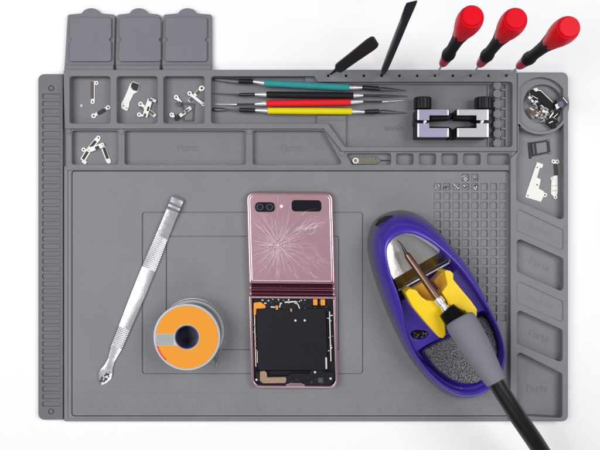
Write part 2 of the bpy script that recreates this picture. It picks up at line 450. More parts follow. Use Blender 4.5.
for q in deep: loops.append(round_poly(U(q, T1), 3))
for q in shal: loops.append(round_poly(U(q, T1), 2.5))
slab(bm, loops, FL + .04, T1, 0.7)
for q in shal:
    c = Vector((sum(p[0] for p in q) / 4, sum(p[1] for p in q) / 4))
    plate(bm, [[(c.x + (p[0] - c.x) * 1.05, c.y + (p[1] - c.y) * 1.08) for p in q]], FL, T1 - 1.3, 0)
    text(bm, 'Products', c.x, c.y, 7.2, T1 - 1.3, 0.22, rot=math.radians(-20))
for x, y, r in ((539.5, 264.5, -20), (539, 336, -20)): text(bm, 'Parts', x, y, 10.5, FL + .1, 0.4, rot=math.radians(r))
text(bm, 'Parts', 537, 388.5, 10.5, FL + .1, 0.4)
slab(bm, [U(circ(cx, cy, 28.4, 64), 7), U(circ(543, 104.2, 19.6, 48), 7)], FL + .03, 7, 0.7)
obj('side_tray', bm, M['silicone'], matt)

# three flap lids folded back at the top
for x0, x1, xm in ((67.6, 115, 91), (117.2, 160, 138.8), (163.4, 211.6, 187.4)):
    bm = NB()
    zl = 5.0
    top = 14.4
    tab = [(xm + 9.5 * math.cos(a), top + 0.6 + 7.0 * math.sin(a)) for a in [math.radians(195 + 150 * k / 12) for k in range(13)]]
    base = {67.6: (64.2, 113.6), 117.2: (115.6, 160.2), 163.4: (162.2, 211.8)}[x0]
    out = [(x0, top)] + tab + [(x1, top), (base[1], 69.4), (base[0], 69.4)]
    slab(bm, [round_poly(U(out, zl), [2.2] + [0] * 13 + [2.2, 0, 0])], 0.1, zl, 0.6)
    plate(bm, [rect(base[0] + .4, 64.5, base[1] - .4, 70.6)], 0.2, 8.4, 1.5)
    lid = obj('flap_lid', bm, M['silicone_lid'], matt)
    bm = NB()
    a, b, c, d = x0 + 2.0, 17.2, x0 + 43.6, 61.4
    n = 1.8
    pan = [(a, b), (c, b), (c, 37.5), (c - n, 38.6), (c - n, 40.4), (c, 41.5), (c, d), (a - 0.6, d), (a - .3, 41.5), (a + n, 40.4), (a + n, 38.6), (a, 37.5)]
    slab(bm, [round_poly(U(pan, zl + 2.6), [3, 3, .5, .5, .5, .5, 3, 3, .5, .5, .5, .5])], zl - .2, zl + 2.6, 0.7)
    obj('plug_panel', bm, M['silicone_lid'], lid)

# ------------------------------------------------------------------ screwdrivers
def screwdriver(hx, capx, capy, label):
    a = P(hx, 75.8, T1 - 5); b = P(capx, capy, 160)
    t = thing('screwdriver', label, 'screwdriver', tuple(a), 'red and black screwdrivers standing in the tool holes')
    L = b - a
    f = lambda z: (z - a.z) / (b.z - a.z)
    bm = NB(); axis_profile(bm, a, b, [(0, .5), (f(9), .95), (f(50), .95)], 12); obj('shaft', bm, M['steel'], t)
    bm = NB(); axis_profile(bm, a, b, [(f(43), 2.0), (f(44), 3.4), (f(48), 4.2), (f(60), 5.0), (f(66), 5.1), (f(68), 4.8)], 28); obj('collar', bm, M['crimson'], t)
    bm = NB(); axis_profile(bm, a, b, [(f(64), 4.4), (f(66), 5.5), (f(70), 6.1), (f(74), 6.0), (f(77), 5.2), (f(86), 4.9), (f(102), 5.2), (f(114), 5.75), (f(123), 6.5), (f(125), 6.3)], 32); g = obj('grip', bm, M['blackmatte'], t)
    bm = NB(); axis_profile(bm, a, b, [(f(112), 5.0), (f(118), 5.9), (f(124), 6.75), (f(131), 8.1), (f(138), 9.3), (f(145), 10.1), (f(150), 10.3), (f(155.5), 9.9), (f(158.6), 9.1), (f(159.6), 8.4)], 40); obj('handle', bm, M['red'], t, sharp=60)
    # three black grip tongues running up the handle, and a swivel cap
    bm = NB(); axis_profile(bm, a, b, [(f(158.8), 8.1), (f(160.9), 8.0), (f(161.5), 7.4)], 40); obj('cap', bm, M['red'], t)
    bm = NB()
    d = L.normalized(); sx = d.cross(Vector((0, 1, 0))).normalized(); sy = sx.cross(d)
    for k in range(5):
        an = 2 * PI * k / 5 + 0.5
        n_ = sx * math.cos(an) + sy * math.sin(an)
        pts = [a.lerp(b, f(z)) + n_ * (r - 1.75) for z, r in ((114, 5.8), (121, 6.5), (126, 7.4), (131, 8.3))]
        tube(bm, pts, [2.0, 2.1, 1.9, 1.2], 10)
    obj('grip_tongue', bm, M['blackmatte'], g)
screwdriver(435.3, 472.4, 16.0, 'red and black screwdriver in a hole, leftmost of the three')
screwdriver(470.9, 516.0, 18.6, 'red and black screwdriver in a hole, middle one of the three')
screwdriver(506.6, 569.2, 27.2, 'red and black screwdriver in a hole, rightmost, above the round screw well')

# ------------------------------------------------------------------ black spudgers
def flat_tool(name, label, base, end, widths, thick, m, wdir):
    t = None
    a, b = Vector(base), Vector(end); d = (b - a).normalized(); w = (Vector(wdir) - d * Vector(wdir).dot(d)).normalized(); n = d.cross(w)
    bm = NB()
    ring = []
    for f_, hw, th in widths:
        p = a.lerp(b, f_)
        ring.append([bm.verts.new(p + w * (hw * s1 + 0) + n * (th * s2)) for s1, s2 in ((-1, -.4), (-.8, -1), (.8, -1), (1, -.4), (1, .4), (.8, 1), (-.8, 1), (-1, .4))])
    for q, r in zip(ring[:-1], ring[1:]):
        for k in range(8): bm.faces.new((q[k], q[(k + 1) % 8], r[(k + 1) % 8], r[k]))
    bm.faces.new(ring[0][::-1]); bm.faces.new(ring[-1])
    return bm
a = P(328.3, 75.8, 5); b = P(375.6, 40.8, 118)
bm = flat_tool('', '', a, b, [(0, .7, .5), (.1, .9, .7), (.15, 1.4, .9), (.21, 2.2, 1.0), (.24, 4.6, 1.1), (.3, 5.0, 1.2), (.6, 5.2, 1.3), (.9, 5.6, 1.3), (.97, 5.2, 1.2), (1.0, 4.0, .9)], 1, None, (-.5, .75, .15))
obj('spudger', bm, M['black'], label='wide short black plastic spudger leaning out of the leftmost tool hole', cat='pry tool', group=None)
a = P(381.8, 76.2, 4); b = P(411.8, 2.2, 190)
bm = flat_tool('', '', a, b, [(0, 1.0, .6), (.05, 1.6, 1.2), (.12, 2.9, 2.2), (.3, 3.1, 2.4), (.6, 3.2, 2.4), (.82, 3.3, 2.2), (.88, 4.0, 1.6), (.96, 4.3, 1.0), (1.0, 4.1, .5)], 1, None, (1, .25, 0))
obj('spudger', bm, M['black'], label='long slim black plastic spudger standing upright in a hole with a chisel end', cat='pry tool')

# ------------------------------------------------------------------ double ended picks
def pick(label, m, hl, hr, left, right, lt, rt, r=3.1):
    """hl/hr handle ends (x,y); left/right: lists (x, y, radius, flat, matkey)"""
    z = 9.0
    t = thing('pick_tool', label, 'pick tool', tuple(P((hl[0] + hr[0]) / 2, (hl[1] + hr[1]) / 2, FL)), 'double ended picks laid side by side in the tool tray')
    a, b = P(*hl, z), P(*hr, z)
    bm = NB(); axis_profile(bm, a, b, [(0, r * .8), (.004, r), (.5, r * 1.05), (.996, r), (1, r * .8)], 20); obj('handle', bm, m, t)
    for side, k in ((left, lt), (right, rt)):
        # neck: bright steel, knurl: dark with ridges, blade/needle
        n0, n1, k1, tip = side
        bm = NB(); tube(bm, [P(*n0, z), P((n0[0] * .6 + n1[0] * .4), n0[1] * .6 + n1[1] * .4, z), P(*n1, z - .6)], [2.4, 2.0, 1.4], 14); obj('neck', bm, M['steel'], t)
        bm = NB(); pts = []; rr = []
        q0, q1 = P(*n1, z - .6), P(*k1, z - 1.2)
        big = k['knurl']
        N = 17
        for i in range(N):
            pts.append(q0.lerp(q1, i / (N - 1))); rr.append(big * (1.0 if i % 2 else .78))
        rr[0] = 1.0; rr[-1] = .9
        tube(bm, pts, rr, 12); obj('knurl', bm, M['darksteel'], t)
        bm = NB()
        q0, q1 = P(*k1, z - 1.2), P(*tip, 4.0)
        prof = k['prof']
        tube(bm, [q0.lerp(q1, f) for f, _ in prof], [w for _, w in prof], 12, up=(0, 0, 1), flat=k['flat'])
        obj('blade', bm, M[k.get('m', 'darksteel')], t)
needle = dict(knurl=1.9, flat=.9, prof=[(0, .9), (.3, .6), (.7, .45), (1, .15)])
thin = dict(knurl=1.0, flat=.9, prof=[(0, .8), (.3, .35), (.7, .3), (1, .12)], m='steel')
blade = dict(knurl=2.6, flat=.3, prof=[(0, 1.1), (.12, 1.9), (.35, 1.5), (.7, .8), (1, .35)])
spade = dict(knurl=2.6, flat=.35, prof=[(0, 1.0), (.25, .7), (.5, .9), (.62, 1.7), (.9, 1.8), (.98, 1.4), (1, .8)])
wide = dict(knurl=2.9, flat=.22, prof=[(0, 1.8), (.15, 2.4), (.5, 1.8), (.85, 1.0), (1, .4)])
pick('double ended pick with teal rubber handle, topmost of the four', M['teal'], (264.2, 83.2), (349.4, 87.6), ((264.2, 83.2), (253.4, 81.6), (238.6, 81.2), (211.8, 79.2)), ((349.4, 87.6), (362, 87.6), (379.5, 88.8), (406.6, 90.6)), wide, blade, 3.25)
pick('double ended pick with black rubber handle, between teal and red', M['blkrub'], (266.4, 94.6), (353.4, 95.6), ((266.4, 94.6), (255, 94.4), (239, 94.8), (212.6, 93.4)), ((353.4, 95.6), (363, 95.4), (380, 95.8), (407.6, 96.2)), needle, dict(knurl=1.3, flat=.5, prof=[(0, 1.3), (.4, 1.0), (1, .3)]), 3.1)
pick('double ended pick with red rubber handle, above the yellow one', M['redrub'], (266.2, 103.4), (350.6, 102.2), ((266.2, 103.4), (255, 104.2), (237, 104.4), (213, 104.2)), ((350.6, 102.2), (363, 101.6), (382, 101.8), (404, 100.4)), thin, thin, 3.1)
pick('double ended pick with yellow rubber handle, lowest of the four', M['yelrub'], (267.6, 110.8), (351.8, 111.4), ((267.6, 110.8), (255.4, 110.4), (239, 110.0), (212.4, 109.4)), ((351.8, 111.4), (364.4, 112), (379.4, 111.4), (406, 112.9)), spade, blade, 3.1)

# ------------------------------------------------------------------ two small clamps
def clamp(label, mirror, topm):
    cxm = 453.0
    X = (lambda x: x) if not mirror else (lambda x: 2 * cxm - x)
    zt = 24.0
    t = thing('jaw_clamp', label, 'clamp', tuple(P(X(432), 124, FL)), 'small jaw clamps facing each other in the tool tray')
    up = [(416.6, 109.4), (449.6, 109.4), (449.6, 115.4), (430, 115.4), (430, 120.2), (416.6, 120.2)]
    lo = [(416.6, 123.2), (430, 123.2), (430, 128), (449.6, 128), (449.6, 137.2), (416.6, 137.2)]
    for q, nm in ((up, 'upper_jaw'), (lo, 'lower_jaw')):
        sgn = 1 if nm == 'upper_jaw' else -1
        bm = NB(); plate(bm, [[(X(x), y) for x, y in q]], FL, zt, 0.5)
        o = obj(nm, bm, M['black'], t)
        q2 = [(416.6, 109.4), (449.6, 109.4), (449.6, 115.4), (430, 115.4), (430, 120.2), (416.6, 120.2)] if sgn > 0 else q
        cx_, cy_ = 430, (q[0][1] + q[-1][1]) / 2
        ins = [(x + (0.55 if x < 440 and x < 420 else -0.55), y) for x, y in q]
        bm = NB(); plate(bm, [[(X(x), y) for x, y in ins]], zt - .3, zt + .5, 0.25); obj('top_plate', bm, topm, o)
        bm = NB(); plate(bm, [[(X(417.4), q[0][1] + .4), (X(419.0), q[0][1] + .4), (X(419.0), q[-1][1] - .4), (X(417.4), q[-1][1] - .4)]], zt + .3, zt + .62, 0.1); obj('highlight_stripe', bm, M['edge'], o); bm = NB()
        e0, e1 = (109.9, 114.9) if sgn > 0 else (128.5, 136.7)
        plate(bm, [[(X(447.4), e0), (X(448.6), e0), (X(448.6), e1), (X(447.4), e1)]], zt + .3, zt + .62, 0.1)
        obj('highlight_stripe', bm, M['edge'], o)  # both bright stripes paint a highlight along the jaw ends
        # dark serrated lip, the part that grips
        bm = NB()
        if sgn > 0: lip = [(431, 115.4), (452.5, 113), (452.5, 115.5), (449, 119), (431, 119.6)]
        else: lip = [(431, 126.4), (449, 126.8), (452.8, 130), (452.8, 138), (449.6, 138.6), (449, 128.0), (431, 128.0)]
        plate(bm, [[(X(x), y) for x, y in lip]], FL, 17, 0.5); obj('grip_lip', bm, M['blackmatte'], o)
    bm = NB(); plate(bm, [[(X(414.6), 119.0), (X(429), 119.0), (X(429), 124.6), (X(414.6), 124.6)]], FL + 1, 17, .4); obj('slide_block', bm, M['black'], t)
    bm = NB(); p = P(X(424.5), 121.8, 21); axis_profile(bm, p + Vector((0, 6, 0)), p + Vector((0, -6, 0)), [(0, 1.3), (1, 1.3)], 12)
    p = P(X(424.5), 121.8, 19); axis_profile(bm, p, p + Vector((0, 0, 4)), [(0, 1.6), (.8, 1.6), (1, 1.2)], 14)
    obj('guide_screw', bm, M['edge'], t)
    bm = NB()
    p = P(X(422.6), 109.4, 12.5); q = P(X(422.6), 97.6, 12.5)
    N = 48; rings = []
    for f_, sc in ((0, .9), (.03, 1), (.93, 1), (1, .9)):
        c = p.lerp(q, f_)
        rings.append([bm.verts.new(c + Vector((math.cos(2 * PI * k / N), 0, math.sin(2 * PI * k / N))) * (8.6 * sc - (0.75 if k % 4 < 2 else 0))) for k in range(N)])
    for r0, r1 in zip(rings[:-1], rings[1:]):
        for k in range(N): bm.faces.new((r0[k], r0[(k + 1) % N], r1[(k + 1) % N], r1[k]))
    bm.faces.new(rings[0][::-1]); bm.faces.new(rings[-1])
    obj('knob', bm, M['black'], t, sharp=25)
clamp('small metal clamp with lilac jaws and black ribbed knob, beside the pick tips', False, M['lilac'])
clamp('small metal clamp with silver jaws and black ribbed knob, beside the peg rack', True, M['silver'])

# ------------------------------------------------------------------ small flat parts
def capsule(x0, y0, x1, y1, w, n=7):
    d = Vector((x1 - x0, y1 - y0)); a = math.atan2(d.y, d.x); r = w / 2
    out = []
    for k in range(n): out.append((x1 + r * math.cos(a - PI / 2 + PI * k / (n - 1)), y1 + r * math.sin(a - PI / 2 + PI * k / (n - 1))))
    for k in range(n): out.append((x0 + r * math.cos(a + PI / 2 + PI * k / (n - 1)), y0 + r * math.sin(a + PI / 2 + PI * k / (n - 1))))
    return out
def bar(x0, y0, x1, y1, w):
    d = Vector((x1 - x0, y1 - y0)).normalized(); n = Vector((-d.y, d.x)) * w / 2
    return [(x0 + n.x, y0 + n.y), (x1 + n.x, y1 + n.y), (x1 - n.x, y1 - n.y), (x0 - n.x, y0 - n.y)]
GRP = 'small salvaged metal parts lying in the trays'
def small_part(name, label, cat, z, body=None, bars=(), tabs=(), pads=(), m='whitemetal', th=0.9, group=GRP):
    pts = body or (bars[0][:2],)
    t = thing(name, label, cat, tuple(P(pts[0][0], pts[0][1], z)), group)
    bm = NB(); k = 0
    if body: plate(bm, [body], z, z + th, 0.2, r=.5)
    for (x0, y0, x1, y1, w) in bars:
        k += 1; plate(bm, [bar(x0, y0, x1, y1, w)], z + .03 * k, z + th + .04 * k, 0.2)
    for (x, y, r) in tabs:
        k += 1
        slab(bm, [U(circ(x, y, r, 18), z + th), U(circ(x, y, r * .36, 10), z + th)], z + .03 * k, z + th + .04 * k, 0.15)
    pl = obj('bracket_plate', bm, M[m], t)
    # dark screw holes seen through the tabs
    if tabs:
        bm = NB()
        for (x, y, r) in tabs:
            p = P(x, y, z + th * .6); axis_profile(bm, p - Vector((0, 0, .4)), p, [(0, r * .42), (1, r * .42)], 10)
        obj('screw_hole', bm, M['blackmatte'], pl)
    for (poly, mk, h) in pads:
        bm = NB(); plate(bm, [poly], z + th - .2, z + th + h, 0.2)
        obj('connector', bm, M[mk], t)
    return t
F = FL + .1
# first pocket
small_part('contact_bracket', 'thin bracket with brown connector standing upright in the first square pocket', 'metal bracket', F,
           bars=[(93.0, 81, 93.0, 101, 3.6)], tabs=[(96.4, 83, 2.1), (92.6, 101.8, 2.2)], pads=[(bar(92.3, 81.2, 92.3, 98.6, 2.6), 'brownflex', .7)])
small_part('contact_bracket', 'short slanted bracket with black middle, bottom of the first square pocket', 'metal bracket', F,
           bars=[(95.5, 114.6, 106.6, 108.2, 3.2)], tabs=[(93.6, 115.8, 2.5), (108.2, 107.4, 2.3)], pads=[(capsule(98.6, 113.0, 104.0, 109.8, 3.4), 'black', .8)])
t = thing('set_screw', 'tiny lone diamond shaped nut in the first square pocket', 'nut', tuple(P(81.5, 105.6, F)))
bm = NB(); slab(bm, [U([(79.9, 105.6), (81.5, 104), (83.1, 105.6), (81.5, 107.2)], F + 1), U(circ(81.5, 105.6, .6, 10), F + 1)], F, F + 1, .2); obj('nut_body', bm, M['nickel'], t)
# second pocket
small_part('flex_bracket', 'white curved bracket with black block, upper left of the second square pocket', 'metal bracket', F,
           body=[(129.9, 84), (133, 81.2), (139.7, 84), (137.8, 91.6), (133.6, 94), (129.3, 102.6), (128.9, 106.8), (127.0, 111), (121.2, 108.4), (121.0, 103.6), (124.6, 97), (128, 89)],
           pads=[([(132.6, 82), (139, 84.4), (136.8, 91), (132.6, 89.7), (130.8, 85.4)], 'black', 1.2), (circ(123.4, 105.8, .7, 10), 'darksteel', .1), (circ(126.6, 108, .7, 10), 'darksteel', .1), (circ(131.2, 87.6, .6, 10), 'darksteel', .1)])
small_part('contact_bracket', 'brown and white crossed strip, lowest in the second square pocket', 'metal bracket', F,
           bars=[(141.2, 105, 155.6, 116, 3.8)], tabs=[(140.6, 104, 2.4)], pads=[(bar(147.5, 110, 153.5, 114.4, 2.6), 'brownflex', .5), (bar(140, 107, 143, 108.6, 2.4), 'brownflex', .5)])
small_part('contact_bracket', 'white angled bracket lying on top of the crossed strip in the second pocket', 'metal bracket', F + 1.5,
           bars=[(150.2, 99, 144.6, 117, 5.2), (150, 98.8, 156.2, 101.4, 3.0)], tabs=[(139.2, 114.6, 2.3)],
           pads=[(bar(148.8, 99.4, 152.4, 100.6, 2.6), 'darksteel', .5), (bar(148.6, 106.6, 147.4, 111, 1.8), 'black', .5), (bar(145.2, 113.4, 144.4, 116.8, 2.4), 'brownflex', .4), (bar(140, 115, 142.6, 115.6, 2.4), 'whitemetal', .2)])
# third pocket
small_part('contact_bracket', 'brown strip with white ring end at upper right of the third pocket', 'metal bracket', F,
           bars=[(188.8, 101.2, 201, 88.8, 3.4)], tabs=[(201.8, 88.2, 2.9)], pads=[(bar(189.4, 100.6, 194.4, 95.6, 2.8), 'brownflex', .5), (bar(196, 94, 199.4, 90.6, 2.6), 'brownflex', .5)], m='nickel')
small_part('contact_bracket', 'plain white strip crossing over the brown one in the third pocket', 'metal bracket', F + 1.6,
           bars=[(190.6, 94.4, 202.6, 103.6, 2.9)], tabs=[(189.6, 93.4, 2.4), (203.4, 104.2, 2.0)])
small_part('frame_gasket', 'dark rectangular frame gasket at the bottom of the third pocket', 'gasket', F, m='darksteel',
           bars=[(181.4, 103.6, 195, 104.4, 2.0), (194, 104, 193, 121, 1.5), (182.6, 104, 183.4, 121, 1.5), (183, 120.6, 193.4, 120.6, 1.4)])
small_part('contact_bracket', 'small grey bracket with ring end left of the dark frame in the third pocket', 'metal bracket', F + 1.2,
           bars=[(177.4, 98.4, 181, 102.6, 3.0)], tabs=[(176.2, 97.2, 2.4)], pads=[([(175.6, 103.4), (179.6, 100.6), (182, 104.6), (178.6, 107)], 'darksteel', .9)], m='nickel')
small_part('contact_bracket', 'black and white bracket lying over the dark frame in the third pocket', 'metal bracket', F + 1.7,
           bars=[(175.4, 119.4, 190.8, 107.4, 3.6)], tabs=[(171.8, 114.8, 2.4)], pads=[(bar(174.6, 119.4, 179.4, 115.8, 4.6), 'black', .9), (bar(182, 113.6, 184.6, 111.6, 2.2), 'brownflex', .3), (bar(171.8, 115.2, 174.6, 117.6, 2.6), 'whitemetal', .2), ([(184.4, 110), (190, 108.2), (186.2, 113.6)], 'darksteel', .3)])
# tray in the second row
small_part('contact_bracket', 'long bracket with two black contact pads, leftmost in the shallow lower tray', 'metal bracket', F,
           bars=[(98.0, 138.4, 88.0, 151, 5.0), (88.4, 150.4, 82.4, 160.4, 5.4), (82.0, 160.6, 86.4, 163, 3.0)], tabs=[(98.4, 137.8, 2.2), (83.6, 149.6, 2.2), (84.8, 162.4, 1.9)],
           pads=[(bar(95.6, 141.0, 90.4, 147.2, 2.7), 'black', .6), (bar(87.4, 151.6, 82.8, 159.2, 2.7), 'black', .6)])
small_part('contact_bracket', 'right hand slanted bracket with long black pad in the shallow lower tray', 'metal bracket', F,
           bars=[(102.6, 146, 108.8, 162.2, 4.6)], tabs=[(108.8, 161.6, 2.1)], pads=[(bar(103.6, 147.6, 107.6, 158.6, 2.8), 'black', .6)])
small_part('contact_bracket', 'short white bracket with small black square bridging the two others in the lower tray', 'metal bracket', F + 1.6,
           bars=[(89.2, 150, 102.2, 145.2, 4.8)], tabs=[(89.2, 150.2, 1.9), (102.2, 144.8, 2.1)], pads=[(bar(95.2, 148.4, 99.0, 147.0, 3.2), 'black', .5), (bar(91, 149.9, 93.4, 149.0, 3.0), 'nickel', .2)])
# side tray
t = small_part('sim_tray', 'dark metal card tray lying at the top of the side tray under the round well', 'card tray', F, m='black', group=None, th=1.2,
           bars=[(530.6, 143.2, 548.0, 140.6, 1.6), (532.6, 155.6, 549.4, 152.0, 1.6), (548.2, 141.2, 549.4, 152.4, 2.2), (535.0, 142.6, 536.4, 154.6, 1.4), (529.4, 142.4, 530.6, 158.4, 2.0), (531.8, 143, 533.2, 155, 1.2)],
           pads=[(circ(548.6, 140.8, 1.3, 12), 'darksteel', .1), (circ(549.6, 152.8, 1.4, 12), 'darksteel', .1)])
small_part('shield_plate', 'white stepped metal shield plate in the side tray', 'metal shield', F, group=None,
           body=[(537, 162), (543.4, 164.2), (542.6, 167.6), (539.8, 168.2), (537.2, 177.6), (540.9, 179.2), (540.2, 183.2), (538.8, 188.4), (544.4, 191.6), (543.4, 197), (541.0, 202), (525.4, 197.2), (526.6, 192.4)],
           tabs=[(545.0, 194.9, 2.3)], pads=[(circ(537.4, 167.4, .8, 10), 'darksteel', .08), (circ(537.2, 184.8, .9, 10), 'darksteel', .08), (circ(528.0, 195.6, .8, 10), 'darksteel', .08)])
small_part('flex_bracket', 'narrow white strip with black neck at the right of the side tray', 'metal strip', F, group=None,
           body=[(551.4, 181.5), (553.4, 176), (557.6, 174.4), (558, 191), (556.8, 196.6), (553.7, 196.6), (551.0, 194)],
           bars=[(553.8, 163.2, 557.6, 163.4, 1.6), (555.8, 163, 556.2, 175.6, 2.2)], tabs=[(553.5, 161.4, 2.1), (557.2, 161.6, 2.2), (552.4, 178.6, 1.9), (555.4, 197.0, 2.0)],
           pads=[(bar(555.6, 163.6, 556.4, 175.4, 3.0), 'black', .5), (bar(551.4, 185.8, 557.8, 185.8, .4), 'darksteel', .05), (bar(551.6, 190.6, 557.8, 190.6, .4), 'darksteel', .05)])

# card eject tool
t = thing('eject_tool', 'speckled dark card eject tool with round head in the small tray', 'eject tool', tuple(P(366, 160.5, F)))
bm = NB(); plate(bm, [[(353, 157), (376.4, 156.4), (378.8, 158.6), (381.4, 160.4), (378.8, 162.4), (376.4, 164.6), (353, 164.4)]], F, F + 1.6, .4, r=.6)
obj('eject_body', bm, mat('speckled bronze', (0.16, 0.15, 0.12), 0.45, 0.6, bump=.8, bscale=1500, var=.6, vscale=1800), t)
bm = NB(); slab(bm, [U(circ(355.6, 160.6, 3.3, 24), F + 2.1), U(circ(355.6, 160.6, 1.5, 16), F + 2.1)], F, F + 2.1, .3); obj('head_ring', bm, M['nickel'], t)
bm = NB(); tube(bm, [P(380.6, 160.5, F + 1), P(389.6, 160.6, F + .8)], [.55, .35], 8); obj('pin', bm, M['darksteel'], t)

# ------------------------------------------------------------------ tiny screws (one pair of meshes, copied)
def screw_meshes():
    bm = NB(); axis_profile(bm, (0, 0, 0), (0, 0, .8), [(0, 1.15), (.6, 1.15), (1, .8)], 12)
    for v in bm.verts: v.co *= S
    h = bpy.data.meshes.new('screw_head'); bm.to_mesh(h); bm.free(); h.materials.append(M['nickel']); finish(h)
    bm = NB(); pr = [(i / 8, .55 if i % 2 else .42) for i in range(9)]; axis_profile(bm, (0, 0, -2.6), (0, 0, 0), pr, 8)
    for v in bm.verts: v.co *= S
    s = bpy.data.meshes.new('screw_shank'); bm.to_mesh(s); bm.free(); s.materials.append(M['steel']); finish(s)
    return h, s
hm, sm = screw_meshes()
dark_h = hm.copy(); dark_h.materials.clear(); dark_h.materials.append(M['darksteel'])
def screw(loc, rot, label, group, dark=False, sc=1.0):
    r = bpy.data.objects.new('tiny_screw', None); C.objects.link(r); r.empty_display_size = .002
    r.location = Vector(loc) * S; r.rotation_euler = rot; r.scale = (sc,) * 3
    tag(r, label, 'screw', group)
    for nm, me in (('screw_head', dark_h if dark else hm), ('screw_shank', sm)):
        c = bpy.data.objects.new(nm, me); C.objects.link(c); c.parent = r
cells = [(465.4, 177.5, [(-1.6, -1.4), (1.4, 1.6), (-1.4, 1.9)], False, 'tiny bright screw in the upper left cell of the pair above the grid'),
         (474.8, 177.5, [(0.6, 1.2)], True, 'tiny dark screw in the upper right cell of the pair above the grid'),
         (437.4, 186.9, [(-1.6, .6), (1.6, -1)], False, 'tiny bright screw in the first cell of the top grid row'),
         (446.7, 186.9, [(0.2, .2), (-1.6, 1.0)], True, 'tiny dark screw in the second cell of the top grid row'),
         (456.1, 186.9, [(-1.4, -1.4), (0.2, .2), (1.6, 1.6)], False, 'tiny bright screw in the third cell of the top grid row'),
         (465.4, 186.9, [(0, 0)], True, 'tiny dark screw in the fourth cell of the top grid row'),
         (474.8, 186.9, [(-.8, .8), (1.0, -1.2)], True, 'tiny dark screw in the fifth cell of the top grid row')]
for x, y, offs, dk, lb in cells:
    for dx, dy in offs:
        p = P(x + dx, y + dy, 4.35)
        screw((p.x, p.y, 4.35), (PI / 2 * .95, 0, random.uniform(0, 6.28)), lb, 'tiny screws sorted into the grid cells', dk and random.random() < .7)
# heap in the round well
for i in range(90):
    a = random.uniform(0, 2 * PI); r = 12.5 * math.sqrt(random.random())
    x, y = 541.5 + r * math.cos(a) * .95, 108.5 + r * math.sin(a) * 1.0
    z = 4.2 + max(0, (13 - r)) * .5 + random.uniform(0, 1.6)
    p = P(x, y, z)
    screw((p.x, p.y, z), (random.uniform(.6, 2.4), random.uniform(-.6, .6), random.uniform(0, 6.28)),
          'tiny loose screw in the heap inside the round well', 'tiny screws heaped in the round well', random.random() < .28, random.uniform(1.0, 1.4))
small_part('bent_bracket', 'long black bent bracket with silver edge across the heap in the round well', 'metal bracket', 9.4, m='blackmatte', group=None, th=1.6,
           body=[(530.4, 90.4), (534, 88.6), (540, 90.6), (547, 97), (552.5, 102.6), (557, 103.4), (556.6, 108), (551, 110), (545.5, 107), (538, 99.2), (531, 96)],
           pads=[(bar(533.2, 88.9, 541, 90.8, .9), 'nickel', .3), (bar(541, 90.8, 553, 102.4, .7), 'nickel', .3), (circ(536.2, 89.6, 1.9, 14), 'whitemetal', .4), (bar(532, 95.6, 538, 98.8, .7), 'nickel', .3)])
small_part('contact_bracket', 'small white clip lying at the left end of the black bracket in the well', 'metal clip', 8.6, m='whitemetal', group=None,
           bars=[(528.8, 98.4, 533.4, 95.0, 3.2), (531.4, 99.6, 533.6, 102, 2.0)], tabs=[(531.0, 94.0, 1.5)])
small_part('flex_cable', 'brown flex cable piece in the lower left of the round well', 'flex cable', 8.6, m='brownflex', group=None,
           body=[(530, 107.6), (537, 107), (543.6, 109.6), (545, 113.4), (540, 116), (534, 116.2), (530.6, 112.8)],
           pads=[(bar(530, 107.8, 533.6, 110.2, 1.3), 'whitemetal', .4), (circ(544, 111.0, 1.8, 12), 'nickel', .6), (circ(537, 115.2, 1.2, 10), 'whitemetal', .5), (bar(545.6, 107.6, 548.8, 109.8, 2.4), 'copper', .7)])
t = small_part('camera_module', 'black camera module with purple lens resting on the rim of the round well', 'camera module', 11.3, m='black', group=None, th=3.2,
           body=[(555.2, 100), (563, 96.0), (569.2, 103.4), (561.6, 109.6)], pads=[(circ(560.8, 104.2, 3.3, 24), 'lenspurple', .5), ([(555, 104.8), (558.4, 102.6), (559.8, 107.4), (556.6, 109.4)], 'nickel', .3), (bar(563, 97.4, 567.6, 103.2, .8), 'nickel', .2)])
small_part('flex_cable', 'black crumpled flex cable hanging over the lower edge of the round well', 'flex cable', 10.4, m='blackmatte', group=None, th=1.4,
           body=[(545.4, 123.6), (549, 119), (551, 113), (556.4, 110), (559.4, 113), (556.8, 118), (558.6, 122.4), (555.6, 124.4), (556.6, 128), (552.6, 129)],
           pads=[(bar(549.6, 118, 553.4, 112.4, 1.3), 'nickel', .4), (bar(553.6, 117.6, 558, 113.4, .7), 'nickel', .4), (bar(549, 123, 553, 121.2, 1.0), 'whitemetal', .4), (bar(552, 116.8, 556.6, 119.4, .7), 'copper', .4)])

